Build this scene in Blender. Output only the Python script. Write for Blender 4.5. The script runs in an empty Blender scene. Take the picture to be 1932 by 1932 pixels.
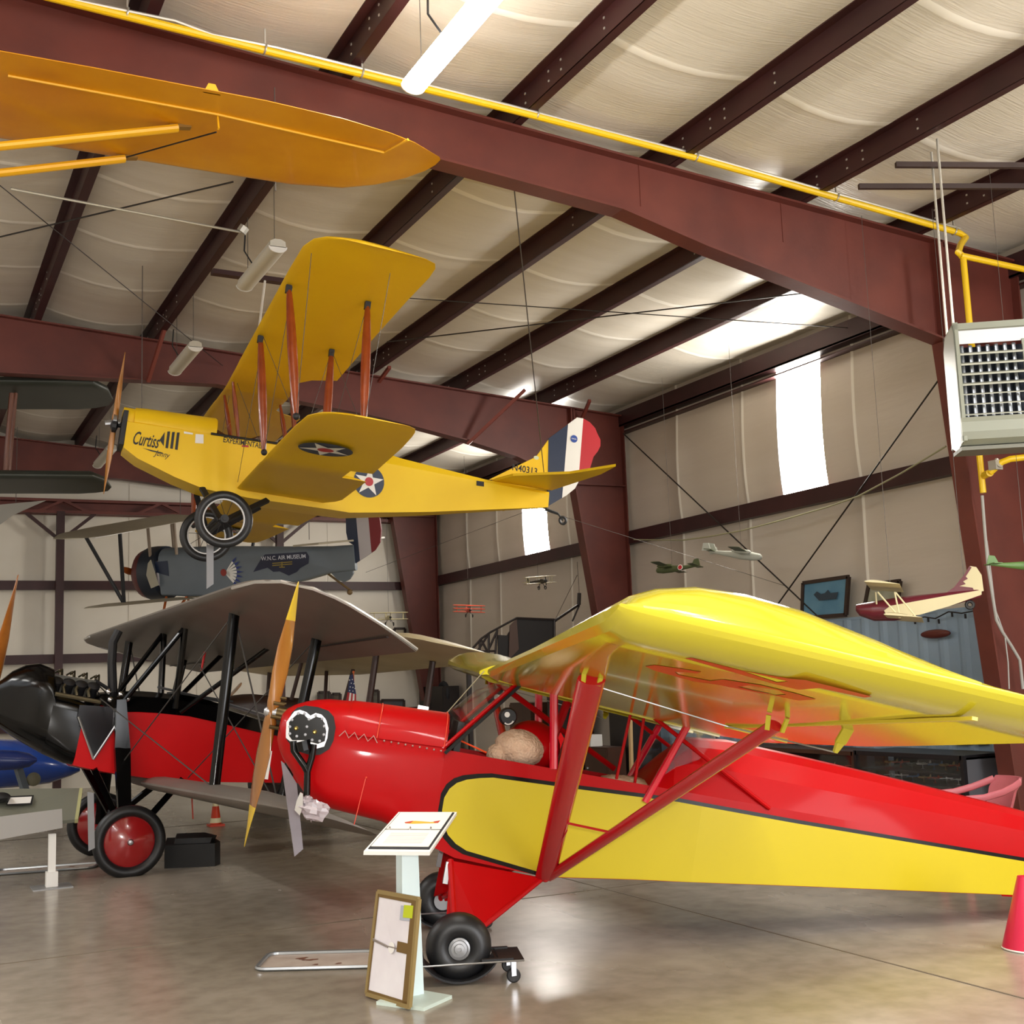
import bpy, bmesh, math, random
from mathutils import Vector as V, Matrix
random.seed(7)
S = bpy.context.scene
COL = S.collection
PI = math.pi
# ---------------------------------------------------------------- camera
FPX = 2315.2; EYE = 1.70
YAW, PIT, ROL = math.radians(26.758), math.radians(7.814), math.radians(-2.067)
_f = V((math.sin(YAW)*math.cos(PIT), math.cos(YAW)*math.cos(PIT), math.sin(PIT)))
_r = V((math.cos(YAW), -math.sin(YAW), 0)); _u = _r.cross(_f)
CR = _r*math.cos(ROL)+_u*math.sin(ROL); CU = -_r*math.sin(ROL)+_u*math.cos(ROL)
O = V((0, 0, EYE))
def ray(px, py): return _f + CR*((px-966)/FPX) - CU*((py-966)/FPX)
def at(px, py, **k):
    "point of the place seen at a photo pixel, on the plane X=, Y= or Z="
    d = ray(px, py); a = list(k)[0]; i = 'XYZ'.index(a)
    return O + d*((k[a]-O[i])/d[i])
def far(px, py, D): return O + ray(px, py)*D
cd = bpy.data.cameras.new('camera'); cam = bpy.data.objects.new('camera', cd); COL.objects.link(cam)
m = Matrix((CR, CU, -_f)).transposed().to_4x4(); m.translation = O
cam.matrix_world = m
cd.sensor_fit = 'HORIZONTAL'; cd.sensor_width = 36; cd.lens = 36*FPX/1932; cd.clip_end = 200; cd.clip_start = .05
S.camera = cam

class Pose:
    "attitude of an aircraft: x to its nose, y to its port side, z up"
    def __init__(s, o, head, pitch=0, roll=0):
        h = V((head[0], head[1], 0)).normalized(); p = V((-h.y, h.x, 0)); z = V((0, 0, 1))
        t = math.radians(pitch); x = h*math.cos(t)+z*math.sin(t); zz = -h*math.sin(t)+z*math.cos(t)
        r = math.radians(roll); y = p*math.cos(r)+zz*math.sin(r); z2 = -p*math.sin(r)+zz*math.cos(r)
        s.o = V(o); s.A = Matrix((x, y, z2))
        s.M = s.A.transposed().to_4x4(); s.M.translation = s.o
    def at(s, px, py, i, v):
        i = 'xyz'.index(i); o = s.A@(O-s.o); d = s.A@ray(px, py)
        return o+d*((v-o[i])/d[i])
    def side(s, px, py, w, off=0.0):
        "point on the port side wall y = w(x)"
        y = w(0)
        for _ in range(12):
            p = s.at(px, py, 'y', y+off); y = w(p.x)
        return p
    def loc(s, wp): return s.A@(V(wp)-s.o)
    def w(s, lp): return s.o+s.A.transposed()@V(lp)

# ---------------------------------------------------------------- materials
def lin(c): return tuple((x/12.92 if x <= .04045 else ((x+.055)/1.055)**2.4) for x in c)
def rgb(h): return lin([int(h[i:i+2], 16)/255 for i in (0, 2, 4)])
MATS = {}
def mat(name, hexc, rough=.5, metal=0, spec=.5, var=None, vscale=3, stretch=None, bump=0, bscale=20, coat=0, emit=0, trans=0, alpha=1, detail=4, rvar=0):
    if name in MATS: return MATS[name]
    M = bpy.data.materials.new(name); M.use_nodes = True; nt = M.node_tree; b = nt.nodes['Principled BSDF']
    c = rgb(hexc); b.inputs['Base Color'].default_value = (*c, 1); b.inputs['Roughness'].default_value = rough
    b.inputs['Metallic'].default_value = metal; b.inputs['Specular IOR Level'].default_value = spec
    b.inputs['Coat Weight'].default_value = coat; b.inputs['Coat Roughness'].default_value = .06
    b.inputs['Transmission Weight'].default_value = trans; b.inputs['Alpha'].default_value = alpha
    if emit: b.inputs['Emission Color'].default_value = (*c, 1); b.inputs['Emission Strength'].default_value = emit
    if var or bump or rvar:
        tc = nt.nodes.new('ShaderNodeTexCoord'); mp = nt.nodes.new('ShaderNodeMapping')
        nt.links.new(tc.outputs['Object'], mp.inputs['Vector'])
        if stretch: mp.inputs['Scale'].default_value = stretch
        if var or rvar:
            n = nt.nodes.new('ShaderNodeTexNoise'); n.inputs['Scale'].default_value = vscale; n.inputs['Detail'].default_value = detail
            nt.links.new(mp.outputs[0], n.inputs['Vector'])
            if var:
                r = nt.nodes.new('ShaderNodeValToRGB'); r.color_ramp.elements[0].position = .3; r.color_ramp.elements[1].position = .7
                r.color_ramp.elements[0].color = (*rgb(var), 1); r.color_ramp.elements[1].color = (*c, 1)
                nt.links.new(n.outputs['Fac'], r.inputs['Fac']); nt.links.new(r.outputs['Color'], b.inputs['Base Color'])
            if rvar:
                mr = nt.nodes.new('ShaderNodeMapRange'); mr.inputs['To Min'].default_value = rough-rvar; mr.inputs['To Max'].default_value = rough+rvar
                mr.inputs['From Min'].default_value = .3; mr.inputs['From Max'].default_value = .7
                nt.links.new(n.outputs['Fac'], mr.inputs['Value']); nt.links.new(mr.outputs[0], b.inputs['Roughness'])
        if bump:
            n2 = nt.nodes.new('ShaderNodeTexNoise'); n2.inputs['Scale'].default_value = bscale; n2.inputs['Detail'].default_value = 4
            bp = nt.nodes.new('ShaderNodeBump'); bp.inputs['Strength'].default_value = bump; bp.inputs['Distance'].default_value = .02
            nt.links.new(mp.outputs[0], n2.inputs['Vector']); nt.links.new(n2.outputs['Fac'], bp.inputs['Height'])
            nt.links.new(bp.outputs[0], b.inputs['Normal'])
    MATS[name] = M; return M

# ---------------------------------------------------------------- mesh building
def frame(d):
    d = V(d).normalized(); a = V((0, 0, 1)) if abs(d.z) < .95 else V((1, 0, 0))
    s = a.cross(d).normalized(); return s, d.cross(s).normalized()
class MB:
    def __init__(s): s.v = []; s.f = []; s.mi = []; s.cur = 0
    def add(s, vs, fs):
        o = len(s.v); s.v += [tuple(x) for x in vs]; s.f += [tuple(i+o for i in f) for f in fs]; s.mi += [s.cur]*len(fs); return s
    def box(s, c, d, R=None):
        c = V(c); vs = []
        for z in (-1, 1):
            for y in (-1, 1):
                for x in (-1, 1):
                    q = V((x*d[0]/2, y*d[1]/2, z*d[2]/2)); vs.append(c+(R@q if R else q))
        return s.add(vs, [(0, 2, 3, 1), (4, 5, 7, 6), (0, 1, 5, 4), (2, 6, 7, 3), (0, 4, 6, 2), (1, 3, 7, 5)])
    def bar(s, a, b, w, h, up=None, w2=None, h2=None):
        "rectangular bar a->b; w along side, h along up"
        a, b = V(a), V(b); d = (b-a).normalized()
        u = V(up) if up is not None else frame(d)[1]
        u = (u-d*u.dot(d)).normalized(); t = d.cross(u)
        w2 = w if w2 is None else w2; h2 = h if h2 is None else h2
        vs = [p+t*(i*ww/2)+u*(j*hh/2) for p, ww, hh in ((a, w, h), (b, w2, h2)) for i, j in ((-1, -1), (1, -1), (1, 1), (-1, 1))]
        return s.add(vs, [(3, 2, 1, 0), (4, 5, 6, 7)]+[(i, (i+1) % 4, (i+1) % 4+4, i+4) for i in range(4)])
    def rings(s, rs, cap=True, closed=True, loop=False):
        n = len(rs[0]); vs = [p for r in rs for p in r]; fs = []
        K = len(rs)
        for k in range(K if loop else K-1):
            k2 = (k+1) % K
            for i in range(n if closed else n-1):
                j = (i+1) % n
                fs.append((k*n+i, k*n+j, k2*n+j, k2*n+i))
        if cap and not loop: fs += [tuple(reversed(range(n))), tuple(range((K-1)*n, K*n))]
        return s.add(vs, fs)
    def tube(s, pts, r, n=8, flat=1.0, up=None, cap=True):
        pts = [V(p) for p in pts]; rs = []
        R = r if isinstance(r, (list, tuple)) else [r]*len(pts)
        pu = None
        for i, p in enumerate(pts):
            d = (pts[min(i+1, len(pts)-1)]-pts[max(i-1, 0)])
            if up is not None: b = V(up)
            elif pu is None: b = frame(d)[1]
            else: b = pu
            d.normalize(); b = (b-d*b.dot(d)).normalized(); pu = b; a = d.cross(b)
            rs.append([p+a*(math.cos(t)*R[i]*flat)+b*(math.sin(t)*R[i]) for t in (2*PI*k/n for k in range(n))])
        return s.rings(rs, cap)
    def lathe(s, prof, c=(0, 0, 0), ax=(0, 0, 1), n=24, cap=True):
        "prof: (radius, height along ax)"
        c = V(c); ax = V(ax).normalized(); a, b = frame(ax)
        return s.rings([[c+ax*h+a*(max(r, 1e-4)*math.cos(t))+b*(max(r, 1e-4)*math.sin(t)) for t in (2*PI*k/n for k in range(n))] for r, h in prof], cap)
    def torus(s, c, ax, R, r, n=32, k=10, sq=1.0):
        c = V(c); ax = V(ax).normalized(); a, b = frame(ax)
        return s.rings([[c+(a*math.cos(t)+b*math.sin(t))*(R+r*math.cos(q))+ax*(r*sq*math.sin(q)) for q in (2*PI*j/k for j in range(k))] for t in (2*PI*i/n for i in range(n))], loop=True)
    def ball(s, c, r, n=12, k=8):
        c = V(c); r = V(r) if not isinstance(r, (int, float)) else V((r, r, r))
        return s.rings([[c+V((r.x*math.sin(p)*math.cos(t), r.y*math.sin(p)*math.sin(t), r.z*math.cos(p))) for t in (2*PI*i/n for i in range(n))] for p in (max(.02, min(PI-.02, PI*j/k)) for j in range(k+1))])
    def prism(s, poly, off):
        off = V(off); n = len(poly); p = [V(q) for q in poly]
        return s.add(p+[q+off for q in p], [tuple(reversed(range(n))), tuple(range(n, 2*n))]+[(i, (i+1) % n, (i+1) % n+n, i+n) for i in range(n)])
    def build(s, name, m, parent=None, smooth=True, angle=35, **props):
        me = bpy.data.meshes.new(name); me.from_pydata(s.v, [], s.f)
        ms = m if isinstance(m, (list, tuple)) else [m]
        for q in ms: me.materials.append(q)
        if len(ms) > 1: me.polygons.foreach_set('material_index', s.mi)
        bm = bmesh.new(); bm.from_mesh(me); bmesh.ops.recalc_face_normals(bm, faces=bm.faces)
        if smooth:
            for f in bm.faces: f.smooth = True
            for e in bm.edges:
                if len(e.link_faces) == 2 and e.calc_face_angle(0) > math.radians(angle): e.smooth = False
        bm.to_mesh(me); bm.free(); me.update()
        o = bpy.data.objects.new(name, me); COL.objects.link(o)
        if parent: o.parent = parent
        for k, v in props.items(): o[k] = v
        return o
def tag(o, label, cat, group=None):
    o['label'] = label; o['category'] = cat
    if group: o['group'] = group
    return o
def thing(name, label, cat, M=None, group=None):
    o = bpy.data.objects.new(name, None); COL.objects.link(o); o.empty_display_size = .1
    if M is not None: o.matrix_world = M if isinstance(M, Matrix) else Matrix.Translation(V(M))
    return tag(o, label, cat, group)
def struct(name, mb, m, **k):
    o = mb.build(name, m, **k); o['kind'] = 'structure'; return o
def copy_tree(o, parent=None):
    c = o.copy(); COL.objects.link(c)
    if parent: c.parent = parent
    for ch in list(o.children): copy_tree(ch, c)
    return c
def text_mesh(body, size=1.0, shear=0.0, extrude=0.0, bold=0.0):
    cu = bpy.data.curves.new('lettering', 'FONT'); cu.body = body; cu.size = size; cu.shear = shear; cu.offset = bold
    cu.resolution_u = 3
    ob = bpy.data.objects.new('lettering', cu); COL.objects.link(ob)
    dg = bpy.context.evaluated_depsgraph_get(); me = bpy.data.meshes.new_from_object(ob.evaluated_get(dg))
    vs = [tuple(v.co) for v in me.vertices]; fs = [tuple(p.vertices) for p in me.polygons]
    bpy.data.objects.remove(ob); bpy.data.curves.remove(cu); bpy.data.meshes.remove(me)
    return vs, fs
def put_text(mb, body, width, fn, height=None, shear=0, bold=0):
    "lettering scaled to width (and height), laid on a surface by fn(u, v)"
    vs, fs = text_mesh(body, 1, shear, bold=bold)
    x0 = min(v[0] for v in vs); x1 = max(v[0] for v in vs); y0 = min(v[1] for v in vs); y1 = max(v[1] for v in vs)
    sx = width/(x1-x0); sy = height/(y1-y0) if height else sx
    mb.add([fn((v[0]-x0)*sx, (v[1]-y0)*sy) for v in vs], fs); return mb
def rrect(hw, zb, zt, rb, rt, k=5, x=0.0):
    "rounded-rectangle section in the y,z plane, counter-clockwise from the bottom, constant number of points"
    pts = []
    for cy, cz, r, a0 in ((hw-rb, zb+rb, rb, -PI/2), (hw-rt, zt-rt, rt, 0), (-(hw-rt), zt-rt, rt, PI/2), (-(hw-rb), zb+rb, rb, PI)):
        for i in range(k+1):
            a = a0+PI/2*i/k; pts.append(V((x, cy+r*math.cos(a), cz+r*math.sin(a))))
    return pts
def interp(tab, x):
    "piecewise-linear table [(x, v...)] in ascending x"
    if x <= tab[0][0]: return tab[0][1]
    for a, b in zip(tab, tab[1:]):
        if x <= b[0]: t = (x-a[0])/(b[0]-a[0]); return a[1]+(b[1]-a[1])*t
    return tab[-1][1]
_AF = [(1, 0), (.9, .02), (.75, .045), (.55, .082), (.4, .1), (.25, .104), (.15, .093), (.08, .072), (.035, .048), (.01, .024), (0, 0), (.01, -.014), (.04, -.022), (.1, -.024), (.3, -.018), (.6, -.012), (.9, -.005)]
def wing(mb, st, thick=1.0):
    "st: (y, xLE, xTE, z, thickness factor); nose towards +x"
    rs = []
    for y, xl, xt, z, k in st:
        c = xl-xt; rs.append([V((xl-c*u, y, z+c*w*k*thick)) for u, w in _AF])
    return mb.rings(rs)
def disc(mb, c, r, fn, n=28, rx=None):
    rx = rx or r; vs = [fn(c[0]+rx*math.cos(2*PI*i/n), c[1]+r*math.sin(2*PI*i/n)) for i in range(n)]
    return mb.add(vs, [tuple(range(n))])
def star(mb, c, r, fn, rx=None, a0=PI/2):
    rx = rx or r; ri = .382; vs = []
    for i in range(10):
        q = a0+PI*i/5; k = 1 if i % 2 == 0 else ri; vs.append(fn(c[0]+rx*k*math.cos(q), c[1]+r*k*math.sin(q)))
    vs.append(fn(*c)); return mb.add(vs, [(10, i, (i+1) % 10) for i in range(10)])
# ================================================================ the building
YN, YF, YB = 8.65, 16.4, 24.05; XW = 10.4; YEND = 24.45
STEEL = mat('oxide_red_steel', '693026', .5, var='57261f', vscale=2, bump=.05)
STEELD = mat('dark_red_steel', '3c1a1b', .5, var='301415', vscale=2)
BLANKET = mat('white_insulation_facing', 'dad3c7', .36, spec=.5, var='d0c8ba', vscale=.8, bump=.25, bscale=9, stretch=(.4, 6, .4))
WALLM = mat('white_wall_facing', 'd0c6ba', .42, var='c6bbad', vscale=.7, bump=.12, bscale=6, stretch=(.4, .4, 3))
def zt(X): return 5.88-.077*(X-9.4)           # rafter top line
def zc(X): return zt(X)+.22                   # roof line above the purlins
# floor
fl = MB(); fl.add([(-9, -6, 0), (XW+.1, -6, 0), (XW+.1, YEND+.1, 0), (-9, YEND+.1, 0)], [(0, 1, 2, 3)])
FL = mat('polished_concrete', 'aca294', .25, spec=.45, var='8e8576', vscale=.55, stretch=(1, .35, 1), detail=6, rvar=.1)
nt = FL.node_tree; b = nt.nodes['Principled BSDF']
ramp = [n for n in nt.nodes if n.type == 'VALTORGB'][0]; ramp.color_ramp.elements[0].position = .36; ramp.color_ramp.elements[1].position = .62
tc = [n for n in nt.nodes if n.type == 'TEX_COORD'][0]
mx = nt.nodes.new('ShaderNodeMixRGB'); mx.blend_type = 'MULTIPLY'; mx.inputs[0].default_value = .55
n2 = nt.nodes.new('ShaderNodeTexNoise'); n2.inputs['Scale'].default_value = 6; n2.inputs['Detail'].default_value = 8
r2 = nt.nodes.new('ShaderNodeValToRGB'); r2.color_ramp.elements[0].color = (.6, .57, .53, 1); r2.color_ramp.elements[0].position = .3; r2.color_ramp.elements[1].position = .62
nt.links.new(tc.outputs['Object'], n2.inputs['Vector']); nt.links.new(n2.outputs['Fac'], r2.inputs['Fac'])
nt.links.new(ramp.outputs['Color'], mx.inputs[1]); nt.links.new(r2.outputs['Color'], mx.inputs[2]); nt.links.new(mx.outputs[0], b.inputs['Base Color'])
struct('floor', fl, FL, smooth=False)
# saw-cut joints across the slab
for i, (p, q) in enumerate((((-9, 8.9, .001), (XW, 8.9, .001)), ((-9, 16.4, .001), (XW, 16.4, .001)), ((5.2, -6, .001), (5.2, YEND, .001)), ((-1, -6, .001), (-1, YEND, .001)))):
    j = MB(); j.bar(p, q, .012, .004, up=(0, 0, 1)); struct('trim_%d' % (i+1), j, mat('joint_filler', '6a5f50', .8), smooth=False)
# roof blanket, sagging between the purlins, folded at its seams
PX = [-4.5, -3.0, -1.5, 0.0, 1.47, 2.97, 4.45, 5.98, 7.45, 8.9, 10.44]
ys = []
y = -6.0; k = 0
while y < YEND:
    ys += [(y, 0), (y+.4, 1), (y+.8, 1), (y+1.18, .8), (y+1.25, 0), (y+1.29, -.35), (y+1.33, 0), (y+1.40, .8)]; y += 1.5
ys = sorted(set([q for q in ys if q[0] <= YEND]+[(YEND, 0)]))
xs = []
for a, c in zip(PX, PX[1:]):
    for t in (0, .08, .2, .35, .5, .65, .8, .92): xs.append((a+(c-a)*t, math.sin(PI*t)))
xs.append((PX[-1], 0))
cb = MB(); vs = []
for Y, fy in ys:
    for X, fx in xs:
        w = .006*math.sin(Y*2.1+X*1.3)+.005*math.sin(Y*5.3-X*2.2)
        vs.append((X, Y, zc(X)-.10*fx-(.016*fx*(1-fy) if fy < 1 else 0)+w*fx))
nx = len(xs)
cb.add(vs, [(j*nx+i, j*nx+i+1, (j+1)*nx+i+1, (j+1)*nx+i) for j in range(len(ys)-1) for i in range(nx-1)])
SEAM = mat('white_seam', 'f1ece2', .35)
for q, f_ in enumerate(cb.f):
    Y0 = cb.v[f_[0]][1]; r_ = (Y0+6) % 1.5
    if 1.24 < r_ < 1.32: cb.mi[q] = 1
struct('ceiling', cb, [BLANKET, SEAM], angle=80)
# purlins: cold-formed sections on top of the rafters
for X in PX[1:-1]:
    p = MB(); z0 = zt(X)+.012; d = .20
    p.box((X, (YEND-6)/2, z0+d/2), (.012, YEND+6, d)); p.box((X+.04, (YEND-6)/2, z0+.006), (.085, YEND+6, .012)); p.box((X-.04, (YEND-6)/2, z0+d-.006), (.085, YEND+6, .012))
    p.box((X+.08, (YEND-6)/2, z0+.02), (.01, YEND+6, .03))
    o = struct('purlin', p, STEELD, smooth=False)
    bt = MB()
    for Yc in (YN, YF):
        for dy in (-.95, -.75, -.35, .35, .75, .95, -1.6, 1.6):
            for dz in (.06, .14): bt.box((X-.009, Yc+dy, z0+dz), (.008, .016, .016))
    struct('purlin_bolts', bt, mat('zinc', 'c9c4bd', .4, .6), smooth=False, parent=o)
p = MB(); p.box((10.33, (YEND-6)/2, 5.66), (.2, YEND+6, .03)); p.box((10.24, (YEND-6)/2, 5.77), (.02, YEND+6, .24)); p.box((10.33, (YEND-6)/2, 5.56), (.14, YEND+6, .02))
struct('eave_strut', p, STEELD, smooth=False)
# rigid frames: tapered rafter and column of welded plate
def rigid(Y, inner, colin, splice=()):
    "inner: bottom edge of the rafter, (X, Z) from the ridge to the knee; colin: foot of the column's inner edge"
    w = MB(); knee = inner[-1]; xo = 10.26
    rb = [(x, zt(x)) for x in (-6, inner[0][0], 2, 5, knee[0])]
    zl = inner[0][1]+.077*(inner[0][0]+6)
    poly = [(-6, zl)]+inner+[(knee[0], zt(knee[0])), (-6, zt(-6))]
    w.prism([(x, Y-.008, z) for x, z in poly], (0, .016, 0))
    cpoly = [(knee[0]+.02, zt(knee[0])), (knee[0]+.02, knee[1]), (colin, .03), (xo, .03), (xo, zt(xo))]
    w.prism([(x, Y-.008, z) for x, z in cpoly], (0, .016, 0))
    def fl(a, b, t=.02, wd=.2): w.bar((a[0], Y, a[1]), (b[0], Y, b[1]), wd, t, up=(0, 0, 1) if abs(a[0]-b[0]) > .8 else (1, 0, 0))
    fl((-6, zt(-6)), (xo, zt(xo)))
    ii = [(-6, zl)]+inner
    for a, b in zip(ii, ii[1:]): fl(a, b)
    fl(knee, (colin, .03)); fl((xo, .03), (xo, zt(xo)))
    fl((knee[0]-.015, knee[1]), (knee[0]-.015, zt(knee[0])), .03); fl((knee[0]+.03, knee[1]), (knee[0]+.03, zt(knee[0])), .03)
    w.bar((knee[0], Y, knee[1]+.02), (xo, Y, knee[1]+.02), .2, .015, up=(0, 0, 1))
    w.box(((colin+xo)/2, Y, .012), (xo-colin+.1, .3, .024))
    for x in splice:
        w.box((x, Y-.011, zt(x)-.2), (.006, .006, .38))
    return struct('rigid_frame', w, STEEL, smooth=False)
def xz(pts, Y): return [tuple(at(px, py, Y=Y)[q] for q in (0, 2)) for px, py in pts]
rigid(YN, xz([(838, 300), (905, 318), (1176, 392), (1336, 462), (1511, 530), (1788, 640)], YN-.1), at(1888, 1250, Y=YN-.1).x+.12, (at(1206, 350, Y=YN).x, at(1474, 420, Y=YN).x))
rigid(YF, xz([(0, 701), (410, 723), (723, 787), (877, 828), (977, 860), (1086, 915)], YF-.1), at(1150, 1150, Y=YF-.1).x+.2)
rigid(YB, xz([(0, 890), (230, 902), (430, 930), (640, 945), (742, 975)], YB-.1), at(792, 1232, Y=YB-.1).x+.3)
# flange braces from purlins down to the rafters' lower flanges
BR = mat('red_oxide_angle', '7a3a30', .55)
for Y, L in ((YF, [((990, 718), (882, 838)), ((1112, 745), (1098, 790)), ((735, 690), (715, 720)), ((310, 600), (279, 720))]), (YN, [])):
    for (a, c) in L:
        q = MB(); pa = at(*a, Y=Y-.55); pb = at(*c, Y=Y-.1); pa.z = min(pa.z, zt(pa.x)+.02); q.bar(pa, pb, .045, .045); struct('flange_brace', q, BR, smooth=False)
# side wall of blanket and its bright daylight panels
def bulge(z):
    if z > 3.9: return .05*math.sin(PI*min(1, (z-3.9)/1.75)**.8)
    return .03*math.sin(PI*z/3.85)
WIN = [(11.78, 12.66, 3.94, 5.66), (19.15, 20.12, 3.92, 5.66), (3.6, 4.5, 3.94, 5.66)]
ys = sorted(set([round(-6+.5*i, 3) for i in range(62)]+[q for w in WIN for q in w[:2]]+[YEND]+[s+d for s in (1.2, 2.7, 5.6, 7.2, 9.6, 11.2, 13.4, 15, 17.2, 18.4, 21.2, 22.6) for d in (-.03, 0, .03)]))
seam = (1.2, 2.7, 5.6, 7.2, 9.6, 11.2, 13.4, 15, 17.2, 18.4, 21.2, 22.6)
zs = [0, .6, 1.2, 1.8, 2.4, 3, 3.5, 3.78, 3.92, 3.95, 4.15, 4.4, 4.65, 4.9, 5.15, 5.4, 5.55, 5.66, 5.9, 6.04]
def wx(Y, z): return XW-bulge(z)-(.018 if any(abs(Y-s) < .005 for s in seam) else 0)
wr = MB(); wr.v = [(wx(Y, z), Y, z) for Y in ys for z in zs]; nz = len(zs)
def inwin(a, c, z0, z1): return any(w[0]-.001 <= a and c <= w[1]+.001 and w[2]-.03 <= z0 and z1 <= w[3]+.001 for w in WIN)
wr.f = [(i*nz+j, i*nz+j+1, (i+1)*nz+j+1, (i+1)*nz+j) for i in range(len(ys)-1) for j in range(nz-1) if not inwin(ys[i], ys[i+1], zs[j], zs[j+1])]
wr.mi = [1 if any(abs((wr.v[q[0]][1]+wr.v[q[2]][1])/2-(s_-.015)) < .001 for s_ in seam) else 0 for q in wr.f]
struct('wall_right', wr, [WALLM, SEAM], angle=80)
SKY = mat('lit_daylight_panel', 'fffaf0', .5, emit=38)
for n, w in enumerate(WIN):
    g = MB(); zz = [z for z in zs if w[2]-.03 <= z <= w[3]+.001]; yy = [w[0]+(w[1]-w[0])*i/4 for i in range(5)]
    for Y in yy:
        for z in zz: g.v.append((XW-bulge(z)+.012, Y, z))
    m_ = len(zz); g.f = [(i*m_+j, i*m_+j+1, (i+1)*m_+j+1, (i+1)*m_+j) for i in range(4) for j in range(m_-1)]; g.mi = [0]*len(g.f)
    struct('window_%d' % (n+1), g, SKY)
g = MB(); g.box((10.32, (YEND-6)/2, 3.95), (.13, YEND+6, .015)); g.box((10.26, (YEND-6)/2, 3.86), (.015, YEND+6, .2)); g.box((10.33, (YEND-6)/2, 3.77), (.15, YEND+6, .015))
struct('girt', g, STEELD, smooth=False)
# end wall with its girts, door truss and posts
ew = MB(); ew.add([(-9, YEND, 0), (XW, YEND, 0), (XW, YEND, zc(XW)), (-9, YEND, zc(-9))], [(0, 1, 2, 3)])
for X in (-6, -3.3, -.5, 1.2, 4.0, 5.3, 6.7, 8.0):
    ew.box((X, YEND-.006, 2.9), (.02, .012, 5.8))
struct('wall_back', ew, mat('cream_sheet', 'e3dccf', .6, var='d8d0c1', vscale=1), smooth=False)
g = MB()
for z, h in ((3.77, .17), (2.4, .17), (1.15, .15)): g.box((.7, YEND-.11, z), (18.6, .1, h))
struct('end_wall_girt', g, STEELD, smooth=False)
g = MB(); g.box((.7, YEND-.2, 5.36), (18.6, .22, .05)); g.box((.7, YEND-.2, 5.14), (18.6, .22, .06)); g.box((.7, YEND-.12, 5.25), (18.6, .03, .3))
for X in [-4+.9*i for i in range(15)]: g.bar((X, YEND-.28, 5.14), (X+(.45 if int(X*10) % 2 else -.45), YEND-.28, 5.36), .05, .05)
struct('door_truss', g, STEEL, smooth=False)
for X in (2.70, -2.9, 6.9):
    g = MB(); g.box((X, YEND-.25, 2.6), (.14, .14, 5.1)); 
    for s in (-1, 1): g.bar((X, YEND-.25, 4.6), (X+s*.62, YEND-.25, 5.12), .06, .06)
    struct('door_post', g, STEELD, smooth=False)
# blue ribbed panels along the foot of the side wall
PB = mat('blue_ribbed_sheet', '8fa4b8', .5, var='8297ab', vscale=2)
g = MB(); zz = 2.28; Y = 9.0; rib = []
while Y < 16.2: rib += [(Y, 0), (Y+.05, .02), (Y+.1, .02), (Y+.15, 0)]; Y += .3
rs = [[V((10.25-d, y, 0)), V((10.25-d, y, zz))] for y, d in rib]
g.v = [p for r in rs for p in r]; g.f = [(2*i, 2*i+1, 2*i+3, 2*i+2) for i in range(len(rs)-1)]; g.mi = [0]*len(g.f)
g.box((10.3, 12.6, zz+.01), (.12, 7.2, .03))
struct('wainscot_right', g, PB, smooth=False)
# wind bracing rods
ROD = mat('black_rod', '2a2422', .5, .3)
def rod(name, a, c, r=.01):
    q = MB(); q.tube([a, c], r, 6); return struct(name, q, ROD)
rod('brace_rod', at(1176, 818, X=10.2), at(1620, 1235, X=10.2)); rod('brace_rod', at(1790, 690, X=10.22), at(1360, 1290, X=10.22))
rod('brace_rod', at(730, 645, Z=5.95), at(1545, 550, Z=5.9), .008); rod('brace_rod', at(760, 562, Z=6.05), at(1740, 628, Z=5.75), .006)
rod('brace_rod', at(0, 447, Z=6.3), at(440, 343, Z=6.3), .008); rod('brace_rod', at(0, 350, Z=6.35), at(420, 690, Z=6.1), .005)
# walls behind and to the left of the viewer close the hangar; an unseen opening behind on the right is added for light
fw = MB(); zf = 6.6
for x0, x1, z0, z1 in ((-9, 3.0, 0, zf), (3.0, 9.6, 4.3, zf), (9.6, XW+.1, 0, zf)): fw.box(((x0+x1)/2, -6.05, (z0+z1)/2), (x1-x0, .1, z1-z0))
struct('wall_front', fw, mat('cream_sheet', 'e3dccf', .6), smooth=False)
lw_ = MB(); lw_.box((-9.05, (YEND-6)/2, 3.7), (.1, YEND+6, 7.4)); struct('wall_left', lw_, mat('cream_sheet', 'e3dccf', .6), smooth=False)
ap = MB(); ap.box((4, -14, -.05), (40, 15.8, .08)); struct('apron_ground', ap, mat('sunlit_concrete', 'b5ac9c', .8), smooth=False)
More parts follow.
